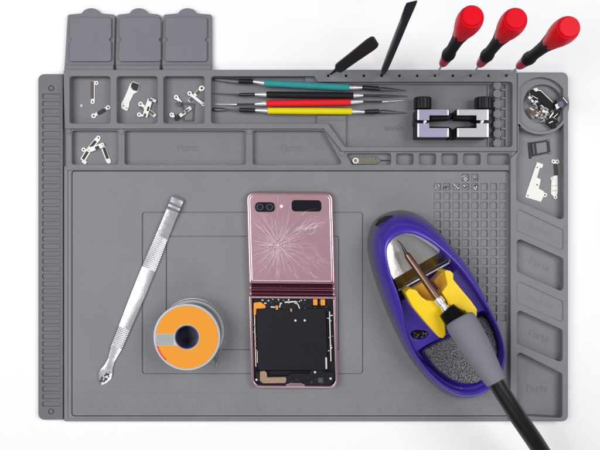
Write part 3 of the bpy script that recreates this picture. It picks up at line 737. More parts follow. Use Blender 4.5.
# ------------------------------------------------------------------ metal pry tool
t = thing('metal_pry_tool', 'long shiny steel pry blade with knurled grip left of the solder reel', 'pry tool', tuple(P(140, 290, TW)))
axisA, axisB = Vector((178.4, 196.8)), Vector((101.2, 384.6))
def strip(secs, th=1.1, crown=.35):
    """secs: (place along the tool, half width, height, twist) - the sheet is slightly crowned and twisted"""
    bm = NB(); d = (axisB - axisA).normalized(); n = Vector((-d.y, d.x))
    rings = []; K = 8
    for sec in secs:
        f_, hw, z = sec[:3]; tw = sec[3] if len(sec) > 3 else 0
        c = axisA.lerp(axisB, f_); row = []
        for k in range(K + 1):
            e = 1 - 2 * k / K; q = c + n * hw * e
            row.append((q, z + th + tw * (1 + e) / 2 + crown * (1 - e * e)))
        top = [bm.verts.new(P(q.x, q.y, zq)) for q, zq in row]
        bot = [bm.verts.new(P(q.x, q.y, zq - th)) for q, zq in (row[-1], row[0])]
        rings.append(top + bot)
    L = K + 3
    for q, r in zip(rings[:-1], rings[1:]):
        for k in range(L): bm.faces.new((q[k], q[(k + 1) % L], r[(k + 1) % L], r[k]))
    bm.faces.new(rings[0][::-1]); bm.faces.new(rings[-1])
    bmesh.ops.recalc_face_normals(bm, faces=bm.faces)
    return bm
zz = TW + .3
obj('hooked_end', strip([(0, 5.6, zz + 1.2, 1), (.012, 6.3, zz + 3.0, 1), (.028, 6.3, zz + 3.6, 1), (.036, 6.3, zz + 2.2, 1), (.05, 6.2, zz + 4.2, 1), (.062, 6.2, zz + 4.6, 1), (.075, 6.2, zz + 2.4, 1.6), (.10, 6.1, zz + 2.4, 1.9), (.14, 6.2, zz + 1.6, 1.9), (.215, 6.4, zz + .8, 2.0)]), M['prydark'], t, sharp=12)
obj('knurled_grip', strip([(.215, 6.4, zz + .8, 2.0), (.30, 6.8, zz + .7, 1.7), (.385, 7.0, zz + .7, 1.2)], 1.3), M['knurl'], t)
obj('blade_body', strip([(.385, 7.0, zz + .7, 1.2), (.44, 6.95, zz + .9, .7), (.52, 6.9, zz + 1.2, .3), (.60, 6.5, zz + 1.2, .5), (.70, 6.0, zz + .9, 1.3)]), M['prysteel'], t)
obj('knurled_grip', strip([(.70, 6.0, zz + .9, 1.3), (.75, 5.8, zz + .7, 1.6), (.80, 5.6, zz + .6, 1.8)], 1.2), M['knurl'], t)
obj('blade_tip', strip([(.80, 5.6, zz + .6, 1.8), (.835, 4.6, zz + .5, 1.5), (.87, 3.6, zz + .5, 1.2), (.905, 4.4, zz + .5, 1.3), (.93, 6.2, zz + .7, 1.8), (.955, 6.9, zz + .2, 2.0), (.98, 4.6, zz + .1, 1.2), (1.0, 1.4, zz)], .8), M['prydark'], t, sharp=15)
bm = NB()
for k in range(34):
    f_ = random.uniform(.925, .985); s_ = random.uniform(-4.4, 4.4) * (1 - abs(f_ - .95) * 12)
    d = (axisB - axisA).normalized(); n = Vector((-d.y, d.x)); c = axisA.lerp(axisB, f_) + n * s_
    p = P(c.x, c.y, zz + 2.2)
    bmesh.ops.create_icosphere(bm, subdivisions=1, radius=random.uniform(.6, 1.5), matrix=Matrix.Translation(p) @ Matrix.Diagonal((1, 1, .45, 1)))
obj('flux_residue', bm, M['darksteel'], t)

# ------------------------------------------------------------------ solder reel
rc = (192.4, 331.6)
base = P(*rc, TW); hR = 33.0
t = thing('solder_reel', 'reel of solder wire with orange ring label left of the phone', 'solder reel', tuple(base))
z0 = TW + .2; z1 = z0 + hR
def ring_prof(bm, zs, seg=72):
    rings = [[bm.verts.new((base.x + r * math.cos(2 * PI * k / seg), base.y + r * math.sin(2 * PI * k / seg), z)) for k in range(seg)] for z, r in zs]
    for q, w in zip(rings, rings[1:] + rings[:1]):
        for k in range(seg): bm.faces.new((q[k], q[(k + 1) % seg], w[(k + 1) % seg], w[k]))
RO, RI = 31.2, 11.2
bm = NB(); ring_prof(bm, [(z0, RI), (z0, RO), (z0 + .5, RO + .5), (z0 + 2, RO + .5), (z0 + 2.5, RO), (z0 + 2.5, RI)]); obj('lower_flange', bm, M['clear'], t)
bm = NB(); ring_prof(bm, [(z1 - 2.4, RI), (z1 - 2.4, RO), (z1 - 1.9, RO + .5), (z1 - .4, RO + .5), (z1 + .5, RO), (z1 + .5, RO - 1.3), (z1 - .1, RO - 1.7), (z1 - .1, RI)]); up_f = obj('upper_flange', bm, M['clear'], t)
bm = NB(); ring_prof(bm, [(z0 + .3, RI - .9), (z0 + .3, RI), (z1 + .35, RI + .1), (z1 + .35, RI - .9)]); obj('core_tube', bm, M['navy'], t)
bm = NB(); slab(bm, [[(base.x + (RI - .9) * math.cos(2 * PI * k / 48), base.y + (RI - .9) * math.sin(2 * PI * k / 48)) for k in range(48)]], z0 + .3, z0 + 4); obj('core_floor', bm, M['navy'], t)
# wound wire
bm = NB(); n = 17
zsl = [(z0 + 2.5, 20)]
for k in range(n):
    zc = z0 + 3.6 + k * 1.58
    for a in (-60, -20, 20, 60): zsl.append((zc + .8 * math.sin(math.radians(a)), 28.4 + .8 * math.cos(math.radians(a)) + (.25 if k % 3 == 0 else 0)))
zsl.append((z1 - 2.5, 20)); ring_prof(bm, zsl); obj('wound_wire', bm, M['solder'], t)
# label: orange annulus with a gap
bm = NB(); ra, rb = 12.1, 29.3; zt = z1 + .15
g0, g1 = math.radians(176), math.radians(191)
def ringseg(a0, a1, r0, r1, n=64, sq=None):
    o = [(base.x + r1 * math.cos(a0 + (a1 - a0) * k / n), base.y + r1 * math.sin(a0 + (a1 - a0) * k / n)) for k in range(n + 1)]
    i = [(base.x + r0 * math.cos(a1 + (a0 - a1) * k / n), base.y + r0 * math.sin(a1 + (a0 - a1) * k / n)) for k in range(n + 1)]
    return o + i
oa0 = math.asin(-8.0 / rb) ; oa1 = math.asin(3.2 / rb)
ia0 = math.asin(-8.0 / ra) ; ia1 = math.asin(3.2 / ra)
n = 90
oo = [(base.x + rb * math.cos(w), base.y + rb * math.sin(w)) for w in [-PI - oa0 + (2 * PI - (oa1 - oa0)) * k / n for k in range(n + 1)]]
ii = [(base.x + ra * math.cos(w), base.y + ra * math.sin(w)) for w in [-PI - ia0 + (2 * PI - (ia1 - ia0)) * k / n for k in range(n + 1)]][::-1]
slab(bm, [oo + ii], z1 - .08, zt); lb = obj('paper_label', bm, M['orange'], up_f)
bm = NB(); slab(bm, [ringseg(math.radians(197), math.radians(228), 28.3, 30.0, 20)], z1 + .1, z1 + .42); obj('red_mark', bm, M['labelred'], up_f)
bm = NB()
slab(bm, [[(base.x - 28.9, base.y - 7.6), (base.x - 12.5, base.y - 7.6), (base.x - 12.5, base.y + 2.8), (base.x - 28.9, base.y + 2.8)]], z1 - .09, z1 + .08); obj('bare_patch', bm, mat('grey flange print', (.33, .34, .34), .4), up_f)
# loose turns and tail
bm = NB(); pts = []
for k in range(70):
    a = math.radians(150 - k * 3.4); r = 31.5 + 2.2 * math.sin(k / 69 * PI) ; pts.append((base.x + 1.2 + r * math.cos(a), base.y + 1.0 + r * math.sin(a), z0 + 6 + 6 * math.sin(k / 20)))
tube(bm, pts, .5, 6)
pts = [P(216, 345, 16), P(219, 352, 12), P(218.6, 359, 8.5), P(216.6, 366, 6.2), P(215.2, 369, 5.8)]
tube(bm, pts, .5, 6); pts = [P(214, 349, 14), P(217, 356, 10), P(217.2, 362, 7), P(215.6, 366, 6)]; tube(bm, pts, .45, 6)
obj('loose_wire', bm, M['solder'], t)

# ------------------------------------------------------------------ opened folding phone
tilt = math.radians(1.6)
o0 = Vector((289.4, 191.2))
def ph(u, v, z): # u across from the axis, v down the phone, on the photo at height z
    x = o0.x + u * math.cos(tilt) + v * math.sin(tilt); y = o0.y - u * math.sin(tilt) * -1 * 0 + v * math.cos(tilt) - u * 0.0
    return (x, y + u * 0.008)
def phU(pts, z): return [P(*ph(u, v, z), z).to_2d() for u, v in pts]
def phplate(bm, pts, z0, z1, bev=0.0, r=0.0):
    loops = pts if isinstance(pts[0], list) else [pts]
    rr = r if isinstance(r, (list, tuple)) and len(loops) > 1 else [r] * len(loops)
    slab(bm, [round_poly(phU(l, z1), q) if (q if not isinstance(q, (list, tuple)) else True) else phU(l, z1) for l, q in zip(loops, rr)], z0, z1, bev, 4)
zb = TW + .2
phone = thing('folding_phone', 'opened pink folding phone with cracked back glass and exposed battery', 'phone', tuple(P(292, 290, TW)))
zt = zb + 8.4
W = 43.6
bm = NB(); phplate(bm, [(-W, 0.2), (W, 0.2), (W, 93), (-W, 93)], zb, zt - .5, 2.4, r=[8, 8, 1.5, 1.5]); uf = obj('upper_frame', bm, M['pinkmetal'], phone, sharp=60)
bm = NB(); phplate(bm, [(-W + 1.9, 2.0), (W - 1.9, 2.0), (W - 1.9, 91.6), (-W + 1.9, 91.6)], zt - 5.6, zt, 2.3, r=[7, 7, 2.4, 2.4]); bg = obj('back_glass', bm, M['pink'], phone, sharp=60)
# cracks radiating from the impact point
def cracks(cu_, cv, n, rmax, lims, w=0.16, seed=3):
    rnd = random.Random(seed); bm = NB()
    def seg(path, w0):
        q = phU(path, zt + .05); L = len(q); vs = []
        for i, p in enumerate(q):
            d = (q[min(i + 1, L - 1)] - q[max(i - 1, 0)]); 
            if d.length < 1e-6: d = Vector((1, 0))
            d.normalize(); nn = Vector((-d.y, d.x)) * w0 * (1 - .6 * i / L)
            vs.append((bm.verts.new((p.x + nn.x, p.y + nn.y, zt + .02)), bm.verts.new((p.x, p.y, zt + .14)), bm.verts.new((p.x - nn.x, p.y - nn.y, zt + .02))))
        for a, b in zip(vs[:-1], vs[1:]):
            bm.faces.new((a[0], a[1], b[1], b[0])); bm.faces.new((a[1], a[2], b[2], b[1]))
    for k in range(n):
        a = 2 * PI * k / n + rnd.uniform(-.06, .06)
        r = rnd.uniform(2, 12); r1 = rmax * rnd.uniform(.35, 1.0); path = []; aa = a
        bend = rnd.uniform(-.012, .012)
        while r < r1:
            u = cu_ + r * math.cos(aa); v = cv + r * math.sin(aa) * .95
            if not (lims[0] < u < lims[1] and lims[2] < v < lims[3]): break
            if rnd.random() < .07 and len(path) > 2:
                if len(path) > 2: seg(path, w * rnd.uniform(.6, 1.3))
                path = []; r += rnd.uniform(1, 4)
            path.append((u, v)); r += rnd.uniform(1.6, 2.8); aa += rnd.uniform(-.035, .035) + bend
        if len(path) > 2: seg(path, w * rnd.uniform(.6, 1.4))
    for k in range(60):  # crushed centre
        a = rnd.uniform(0, 6.28); r = abs(rnd.gauss(0, 5)); u, v = cu_ + r * math.cos(a) * 1.3, cv + r * math.sin(a) * .7
        a2 = rnd.uniform(0, 6.28); l = rnd.uniform(.6, 2.0)
        seg([(u, v), (u + l * .5 * math.cos(a2), v + l * .5 * math.sin(a2)), (u + l * math.cos(a2 + .4), v + l * math.sin(a2 + .4))], w * 1.6)
    # wavy ripples at upper right
    for k in range(16):
        u0, v0 = 3 + k * 1.4 + rnd.uniform(-1, 1), 40 - k * 1.1
        a = math.radians(rnd.uniform(-48, -20)); path = []
        L = rnd.uniform(10, 24)
        for i in range(14):
            u = u0 + L * i / 13 * math.cos(a) + .8 * math.sin(i * .9 + k); v = v0 + L * i / 13 * math.sin(a) + .9 * math.cos(i * .8 + k * 1.7) + k * .9
            if lims[0] < u < lims[1] and 23 < v < lims[3]: path.append((u, v))
        if len(path) > 3: seg(path, w * 1.3)
    for k in range(9):
        u0, v0 = 14 + rnd.uniform(-6, 14), 60 + rnd.uniform(-8, 24); a = math.radians(rnd.uniform(20, 60)); path = []
        for i in range(10):
            u, v = u0 + i * 1.5 * math.cos(a) + .5 * math.sin(i + k), v0 + i * 1.5 * math.sin(a)
            if lims[0] < u < lims[1] and v < lims[3]: path.append((u, v))
        if len(path) > 3: seg(path, w)
    return bm
obj('crack_lines', cracks(-13, 54, 120, 58, (-40.5, 40.5, 4, 90), w=0.115), M['crack'], bg)
# camera island, flash, cover display
bm = NB(); phplate(bm, [(-35.2, 11.2), (-14.8, 11.2), (-14.8, 21.0), (-35.2, 21.0)], zt - .1, zt + 1.3, .5, r=4.4); cam_i = obj('camera_island', bm, M['blackgloss'], phone)
for u in (-29.8, -20.2):
    bm = NB(); c = ph(u, 16.1, 0); slab(bm, [U(circ(c[0], c[1], 3.5, 28), zt + 1.5), U(circ(c[0], c[1], 2.4, 24), zt + 1.5)], zt + 1.1, zt + 1.55, .12); l_ = obj('lens_ring', bm, M['darksteel'], cam_i)
    bm = NB(); slab(bm, [U(circ(c[0], c[1], 2.4, 24), zt + 1.35)], zt + 1.1, zt + 1.38); obj('lens_glass', bm, M['lens'], cam_i)
bm = NB(); c = ph(-8.4, 15.2, 0); slab(bm, [U(circ(c[0], c[1], 1.6, 20), zt + .2)], zt - .1, zt + .25, .1); obj('flash_lamp', bm, M['flash'], phone)
bm = NB(); phplate(bm, [(1.8, 8.8), (31.6, 8.8), (31.6, 20.2), (1.8, 20.2)], zt - .1, zt + .12, .05, r=3.4); obj('cover_display', bm, M['blackgloss'], phone)
# hinge
bm = NB()
for v, rr_ in ((96.0, 2.9), (101.8, 2.9)):
    a, b = P(*ph(-W + 2.6, v, 0), zb + 4.6), P(*ph(W - 2.6, v, 0), zb + 4.6); tube(bm, [a, b], rr_, 24)
phplate(bm, [(-W + 4, 92.5), (W - 4, 92.5), (W - 4, 105.5), (-W + 4, 105.5)], zb, zb + 4.2)
hg = obj('hinge_barrel', bm, M['maroon'], phone)
for s_ in (-1, 1):
    for v in (96.0, 101.8):
        bm = NB(); a, b = P(*ph(s_ * (W - 3.0), v, 0), zb + 4.6), P(*ph(s_ * (W - .6), v, 0), zb + 4.6); axis_profile(bm, a, b, [(0, 3.1), (.7, 3.1), (1, 2.3)], 24); obj('hinge_cap', bm, M['pinkmetal'], hg)
bm = NB(); a, b = P(*ph(-W + 3, 98.9, 0), zb + 5.4), P(*ph(W - 3, 98.9, 0), zb + 5.4); tube(bm, [a, b], .5, 8)
for k in range(14):
    u = random.gauss(-2, 12); q = P(*ph(u, 95.5 + random.uniform(-1.6, 3), 0), zb + 7.3)
    bmesh.ops.create_icosphere(bm, subdivisions=1, radius=random.uniform(.15, .42), matrix=Matrix.Translation(q))
obj('hinge_chips', bm, M['pinkmetal'], hg)
# lower half: pink tub with rim
z_r = zb + 8.0
bm = NB(); phplate(bm, [(-W, 105), (W, 105), (W, 197), (-W, 197)], zb, zb + 3, .8, r=[1.5, 1.5, 8, 8])
phplate(bm, [[(-W, 105), (W, 105), (W, 197), (-W, 197)], [(-W + 3.0, 107.5), (W - 3.0, 107.5), (W - 3.0, 194.6), (-W + 3.0, 194.6)]], zb + 2.6, z_r, 1.0, r=[[1.5, 1.5, 8, 8], [1, 1, 6, 6]])
lf = obj('lower_frame', bm, M['pinkmetal'], phone, sharp=60)
bm = NB(); phplate(bm, [(-W + 2.8, 107.4), (W - 2.8, 107.4), (W - 2.8, 194.8), (-W + 2.8, 194.8)], zb + 2.8, zb + 4.2, 0, r=[1, 1, 6, 6]); obj('midplate', bm, M['blackmatte'], phone)
bm = NB()
phplate(bm, [(-36.5, 117.5), (33, 117.0), (33.6, 179), (-36.5, 179.5)], zb + 4.1, zb + 6.8, .5, r=1.5)
phplate(bm, [(-36.3, 119.6), (33.2, 119.2), (33.2, 119.6), (-36.3, 120.0)], zb + 6.7, zb + 6.95)
batt = obj('battery', bm, M['battery'], phone)
bm = NB(); phplate(bm, [(-33, 107.6), (-6, 107.0), (-5, 109), (10, 109), (11, 106.6), (20, 106.6), (20, 116), (33, 115.4), (36.6, 118), (36.0, 121), (33.8, 121), (33, 116.8), (-27, 117.6), (-28, 112.4), (-33, 111.6)], zb + 4.1, zb + 7.4, .3, r=.6)
pcb = obj('circuit_cover', bm, M['battery'], phone)
bm = NB(); phplate(bm, [(-11, 112.2), (5.6, 112.2), (5.0, 118.6), (-10.4, 118.6)], zb + 7.0, zb + 8.2, .4, r=1.2); obj('connector_block', bm, M['black'], phone)
bm = NB()
for u0, v0, u1, v1, w in ((-8, 111.2, 4, 110.4, 1.6), (-22, 116.0, -17.6, 116.2, 1.4), (5.4, 113, 7, 117.6, 1.2), (-12.2, 113, -13.2, 116.6, 1.2), (2, 112, 5.4, 112.8, 1.0)):
    q = bar(u0, v0, u1, v1, w); phplate(bm, q, zb + 7.2, zb + 8.5, .2)
obj('solder_pads', bm, M['nickel'], pcb)
bm = NB()
phplate(bm, [(-39, 112.0), (-32, 111.0), (-27.6, 114.0), (-26.6, 117.2), (-33, 117.8), (-36.4, 117.6), (-37.0, 124.4), (-39.4, 124.4)], zb + 5.2, zb + 7.7, .4, r=1.0)
obj('left_flex', bm, M['flexorange'], phone)
bm = NB()
for a, b in ((20.6, 25.0), (28.0, 32.6)):
    bm = NB(); phplate(bm, [(a, 108.0), (b, 108.0), (b, 114.0), (a, 114.0)], zb + 5, zb + 7.8, .3, r=.5); obj('orange_flex_tab', bm, M['flexorange'], phone)
bm = NB(); phplate(bm, [(-17, 114.5), (-14.6, 114.5), (-14.6, 118.6), (-17, 118.6)], zb + 7.2, zb + 8.2, .2); obj('orange_flex_tab', bm, M['flexorange'], phone); bm = NB()
phplate(bm, [(-2.4, 117.4), (-.8, 117.4), (-.8, 120.4), (-2.4, 120.4)], zb + 7.0, zb + 8.3, .2)
obj('orange_flex_tab', bm, M['flexorange'], phone)
bm = NB()
phplate(bm, [(-39.0, 124.5), (-38.0, 124.5), (-38.0, 176), (-39.0, 176)], zb + 4, zb + 7.0, .2)
phplate(bm, [(36.2, 120), (37.4, 120), (37.4, 170), (36.2, 170)], zb + 4, zb + 7.2, .2)
phplate(bm, [(31.2, 166), (33.0, 166), (33.0, 177.6), (31.2, 177.6)], zb + 6, zb + 8, .3)
phplate(bm, [(-37.2, 160), (-36.4, 160), (-36.4, 172), (-37.2, 172)], zb + 6, zb + 7.2, .2)
obj('side_rail', bm, M['nickel'], phone)
bm = NB(); phplate(bm, [(-39, 181), (-29, 181), (-29, 184.6), (-6, 184.6), (-4, 182), (15, 182), (17.6, 178.6), (27, 178.6), (29, 180.6), (39.6, 180.6), (39.6, 189), (36, 193.6), (-34, 193.6), (-39, 188)], zb + 4.1, zb + 7.2, .4, r=1.2)
sp = obj('speaker_cover', bm, M['battery'], phone)
bm = NB(); phplate(bm, [(-34.6, 180.6), (-30, 180.0), (-27.6, 182), (-27.6, 186.6), (-9, 186), (-8, 189), (-9.6, 192.2), (-31.6, 192.6), (-34.8, 190)], zb + 7.0, zb + 8.2, .4, r=.8); obj('charging_bracket', bm, M['copper'], phone)
for u, v in ((20.6, 181), (-38.2, 189), (36, 187.2), (-32.2, 182.4), (2.4, 129.4), (11.8, 129.2)):
    bm = NB(); c = ph(u, v, 0); slab(bm, [U(circ(c[0], c[1], 1.2, 14), zb + 7.6)], zb + 6.6, zb + 7.7, .25); obj('phone_screw', bm, M['nickel'], phone)
bm = NB()
for u, v, r in ((-9.6, 189.4, 2.0), (9.8, 189.6, 1.9), (14.6, 188.6, 1.6), (-2, 188.8, 1.2)):
    c = ph(u, v, 0); slab(bm, [U(circ(c[0], c[1], r, 16), zb + 7.5), U(circ(c[0], c[1], r * .5, 12), zb + 7.5)], zb + 7.0, zb + 7.6, .15)
obj('port_ring', bm, M['blackmatte'], sp)
bm = NB()
for i in range(6):
    for j in range(6):
        if (i * 7 + j * 5) % 3:
            u, v = 23.6 + i * .8, 186.6 + j * .8; phplate(bm, [(u, v), (u + .55, v), (u + .55, v + .55), (u, v + .55)], zb + 7.1, zb + 7.3)
obj('stamped_mark', bm, mat('grey print', (.22, .22, .24), .5), sp)
bm = NB(); phplate(bm, [(-9, 193.8), (-4, 191.8), (6, 191.8), (10, 193.8), (10, 195.8), (-9, 195.8)], zb + 4, z_r + .1, .4, r=.6); obj('usb_notch', bm, M['pinkmetal'], lf)

rnd = random.Random(11)
for nm, mk, n_, reg in (('chip_parts', 'nickel', 16, (-30, 36, 108.4, 112.4)), ('chip_parts', 'darksteel', 22, (-30, 36, 108.4, 117)), ('rim_contacts', 'copper', 10, (-39.6, -37.6, 126, 176)), ('rim_contacts', 'nickel', 9, (34.6, 39.2, 119, 176)), ('lower_chips', 'darksteel', 16, (-36, 37, 186, 192.6))):
    bm = NB()
    for k in range(n_):
        u, v = rnd.uniform(reg[0], reg[1]), rnd.uniform(reg[2], reg[3]); a, b = rnd.uniform(.35, 1.1), rnd.uniform(.3, .8)
        phplate(bm, [(u - a, v - b), (u + a, v - b), (u + a, v + b), (u - a, v + b)], zb + 6.8, zb + 7.6 + rnd.uniform(0, .25), .1)
    obj(nm, bm, M[mk], pcb)
bm = NB()
for v in (128.6, 141.5, 152.0, 160.4): phplate(bm, [(-30 + rnd.uniform(0, 14), v), (10 + rnd.uniform(0, 20), v + .3), (10, v + .55), (-20, v + .4)], zb + 6.7, zb + 6.86)
phplate(bm, [(5, 153.4), (6.4, 154.8), (9.6, 151), (9.9, 151.3), (6.5, 155.6), (4.8, 153.8)], zb + 6.7, zb + 6.95)
obj('wrap_crease', bm, M['battery'], batt)
bm = NB(); phplate(bm, [[(-37.4, 116.6), (34.4, 116.2), (34.8, 180), (-37.4, 180.4)], [(-36.9, 117.1), (33.9, 116.7), (34.3, 179.5), (-36.9, 179.9)]], zb + 4.1, zb + 7.0, .15); obj('battery_bezel', bm, M['blackgloss'], batt)

# ------------------------------------------------------------------ soldering stand (height field)
stand = thing('soldering_stand', 'glossy blue and grey soldering iron stand with yellow holder on the mat', 'soldering stand', tuple(P(435, 305, TW)))
OUT = [(367, 245, 0), (369.6, 230, 0), (377, 219, 3), (389, 212.4, 5), (404, 210.6, 8), (420, 215, 12), (437, 227, 20), (452, 243, 25), (467, 261, 28), (479, 280, 28), (488, 300, 28), (497, 320, 27), (505, 341, 26), (508, 358, 25), (504.5, 376, 24), (495, 389, 20), (480, 397.6, 18), (463, 399.6, 15), (446, 394, 10), (430, 381.6, 6), (413, 362, 3), (399, 339, 0), (386.6, 312, 0), (377, 287, 0), (370, 264, 0)]
OPEN = [(387, 257, 44), (387.6, 246, 44), (394, 237.6, 45), (404, 233.4, 46), (417, 235.2, 46), (431, 242.6, 46), (445, 253.4, 46), (457, 265, 45), (466, 276, 44), (475, 289, 42), (483, 302, 40), (491, 316, 38), (498, 331, 36), (502.2, 346, 35), (502.6, 360, 34), (497.6, 374, 34), (487.6, 385.2, 33), (474.6, 391, 32), (459, 391, 32), (444, 384.4, 33), (429.6, 372, 34), (417.6, 357, 35), (409, 341, 36), (404.6, 326, 38), (402.4, 311, 40), (398, 295, 42), (391.4, 277, 43)]
def W3(pts): return spline([P(x, y, z).to_2d() for x, y, z in pts], 6)
outw, opw = W3(OUT), W3(OPEN)
Acav = round_poly(U([(380, 225), (470, 225), (470, 262), (459, 268.5), (402, 300.5), (380, 312)], 34), 1)
Tray = spline(U([(415.6, 356), (421, 349.6), (431, 343.6), (444, 337.6), (458, 331), (468, 323), (476, 314.6), (485, 311.6), (492, 319.6), (498, 333), (500.6, 347), (500.4, 360), (495.4, 372.6), (486, 382.6), (474, 388), (459.6, 388), (445.6, 381.6), (431.6, 369.6), (421, 360)], 33), 5)
Wall2 = spline(U([(423.6, 351.6), (431, 346), (444, 339.6), (458, 333), (468, 325), (476, 317), (484.6, 313.4), (491, 321), (496.6, 334), (498.8, 347), (498.4, 360), (493, 371.6), (484, 380), (472, 384.4), (459.6, 383.6), (447.6, 377.6), (436, 368.4), (427.4, 359)], 28), 5)
Slot = spline(U([(410.6, 334), (414, 330.4), (420, 330), (427, 331.4), (429, 334.6), (424, 338.4), (415, 338.8)], 32), 5)
xs = np.arange(55, 215, 0.62); ys = np.arange(-180, 22, 0.62)
X, Y = np.meshgrid(xs, ys)
dO = sdf(outw, X, Y); dP = sdf(opw, X, Y)
ax0 = P(397, 215, 40).to_2d(); ax1 = P(475, 398, 30).to_2d(); ad = (ax1 - ax0); al = ad.length; ad /= al
V = ((X - ax0.x) * ad.x + (Y - ax0.y) * ad.y) / al
rim = 48 - 15 * sstep(V, 0.25, 1.0)
tt = np.clip(dO / (dO + np.maximum(-dP, 0) + 1e-6), 0, 1)
prof = np.where(dO > 0, np.sin(PI / 2 * np.clip(tt * 1.04, 0, 1)) ** 0.62, 0)
Z = rim * prof
# soft lip falling to the inside
deck = 33.5 - 8 * sstep(V, .4, 1.0)
inn = sstep(dP, -.6, 1.8)
Z = Z * (1 - inn) + deck * inn
dA = sdf(Acav, X, Y); ia = sstep(np.minimum(dA, dP - .9), 0, 1.4)
Z = Z * (1 - ia) + 12 * ia
dT = sdf(Tray, X, Y); it = sstep(np.minimum(dT, dP - 1.0), -.4, 1.2)
Z = Z * (1 - it) + 13 * it
dW = sdf(Wall2, X, Y); rid = np.exp(-(dW / .9) ** 2) * it
Z = Z + rid * 8.5
dS = sdf(Slot, X, Y); isl = sstep(dS, -.3, 1.0); Z = Z * (1 - isl) + 20 * isl
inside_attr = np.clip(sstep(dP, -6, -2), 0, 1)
# drop below the foot outside the outline
Z = np.where(dO > 0, Z, -5)
bm = NB(); idx = {}
zfl = TW + .1
keep = dO > -0.62
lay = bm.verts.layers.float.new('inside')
ny, nx = X.shape
vv = [[None] * nx for _ in range(ny)]
for j in range(ny):
    for i in range(nx):
        if keep[j, i]:
            x, y = X[j, i], Y[j, i]
            z = max(Z[j, i] , 0) 
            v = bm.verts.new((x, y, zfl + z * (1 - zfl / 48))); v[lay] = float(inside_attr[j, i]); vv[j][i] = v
for j in range(ny - 1):
    for i in range(nx - 1):
        q = (vv[j][i], vv[j][i + 1], vv[j + 1][i + 1], vv[j + 1][i])
        if all(q): bm.faces.new(q)
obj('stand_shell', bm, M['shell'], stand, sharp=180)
# (sponge speckle)
for nd in M['sponge'].node_tree.nodes:
    if nd.type == 'VALTORGB':
        nd.color_ramp.elements[0].position = .42; nd.color_ramp.elements[1].position = .60; nd.color_ramp.elements[1].color = (.25, .25, .27, 1)
# little vent slit at the nose
bm = NB()
pts = [P(x, y, z) for x, y, z in ((376, 225.5, 24), (380, 221, 26), (386, 218, 27), (393, 216.4, 26))]
tube(bm, pts, [1.2, 2.0, 2.0, 1.0], 10, flat=.6); obj('nose_slit', bm, M['blackmatte'], stand)
# steel plates in the upper cavity
def cav_plate(bm, poly, zf, th=.8):
    """poly on photo; zf(x,y) height"""
    q = [P(x, y, zf(x, y)) for x, y in poly]
    f1 = bm.faces.new([bm.verts.new(p) for p in q]); r = bmesh.ops.extrude_face_region(bm, geom=[f1])
    for v in [e for e in r['geom'] if isinstance(e, bmesh.types.BMVert)]: v.co.z -= th
    bmesh.ops.recalc_face_normals(bm, faces=bm.faces)
top_edge = [(386.8, 255), (387.4, 246), (393.6, 237.4), (404, 233), (417, 234.8), (431, 242), (438.6, 248)]
# distance below the fold line running (394,279) to (440,252)
def fold(x, y):
    ex, ey = 46, -27; L = math.hypot(ex, ey); return ((x - 394) * (-ey) + (y - 279) * ex) / L * 1.0
bm = NB()
arc_ = [(388.6, 270), (386.6, 257), (387.4, 246), (393.6, 237.4), (404, 233), (417, 234.8), (431, 242), (438.6, 248), (444, 252)]
def along(pts, t):
    f_ = t * (len(pts) - 1); i = min(int(f_), len(pts) - 2); return Vector(pts[i]).lerp(Vector(pts[i + 1]), f_ - i)
gr = []
for i in range(33):
    c0 = Vector((393.6, 279.2)).lerp(Vector((440.4, 252.2)), i / 32); c1 = along(arc_, i / 32); row = []
    for j in range(9):
        c = c0.lerp(c1, j / 8); u = (c.x - 416) * .862 - (c.y - 262) * .507
        row.append(bm.verts.new(P(c.x, c.y, 28 + (.0088 * (u + 8) ** 2 if u < -8 else .05 * (u + 8)) - fold(c.x, c.y) * .10)))
    gr.append(row)
for p_, q_ in zip(gr[:-1], gr[1:]):
    for j in range(8): bm.faces.new((p_[j], q_[j], q_[j + 1], p_[j + 1]))
fs_ = bmesh.ops.extrude_face_region(bm, geom=list(bm.faces))
for v in [e for e in fs_['geom'] if isinstance(e, bmesh.types.BMVert)]: v.co.z -= .8
bmesh.ops.recalc_face_normals(bm, faces=bm.faces)
obj('steel_baffle', bm, mat('satin steel', (.62, .60, .59), .27, 1.0, bump=.15, bscale=400), stand)
bm = NB(); cav_plate(bm, [(394.2, 279.3), (440.2, 252.6), (441.6, 255), (449.4, 261.6), (398.6, 290.2)], lambda x, y: 29 - fold(x, y) * .55); obj('steel_step', bm, mat('dark satin steel', (.28, .27, .27), .24, 1.0, bump=.15, bscale=400), stand)
bm = NB(); tube(bm, [P(398.4, 290.4, 24), P(452, 261.4, 24)], .9, 10); obj('steel_edge_rod', bm, M['edge'], stand)
# brass wool bit in the slot
bm = NB(); rnd = random.Random(5)
for k in range(26):
    c = P(419.6 + rnd.uniform(-7, 7), 334.4 + rnd.uniform(-2.4, 2.4), 26 + rnd.uniform(-2, 3)); r = rnd.uniform(.8, 1.8); a0 = rnd.uniform(0, 6.28)
    tube(bm, [c + Vector((r * math.cos(a0 + i * .7), r * math.sin(a0 + i * .7), .25 * i)) for i in range(7)], .25, 5)
obj('brass_wool', bm, M['brass'], stand)
bm = NB(); slab(bm, [U([(412, 334), (414.6, 331.6), (420, 331.2), (426, 332), (427.6, 334.8), (423.4, 337.4), (415, 337.8)], 26)], 20, 25); obj('slot_shadow_pad', bm, M['blackmatte'], stand)
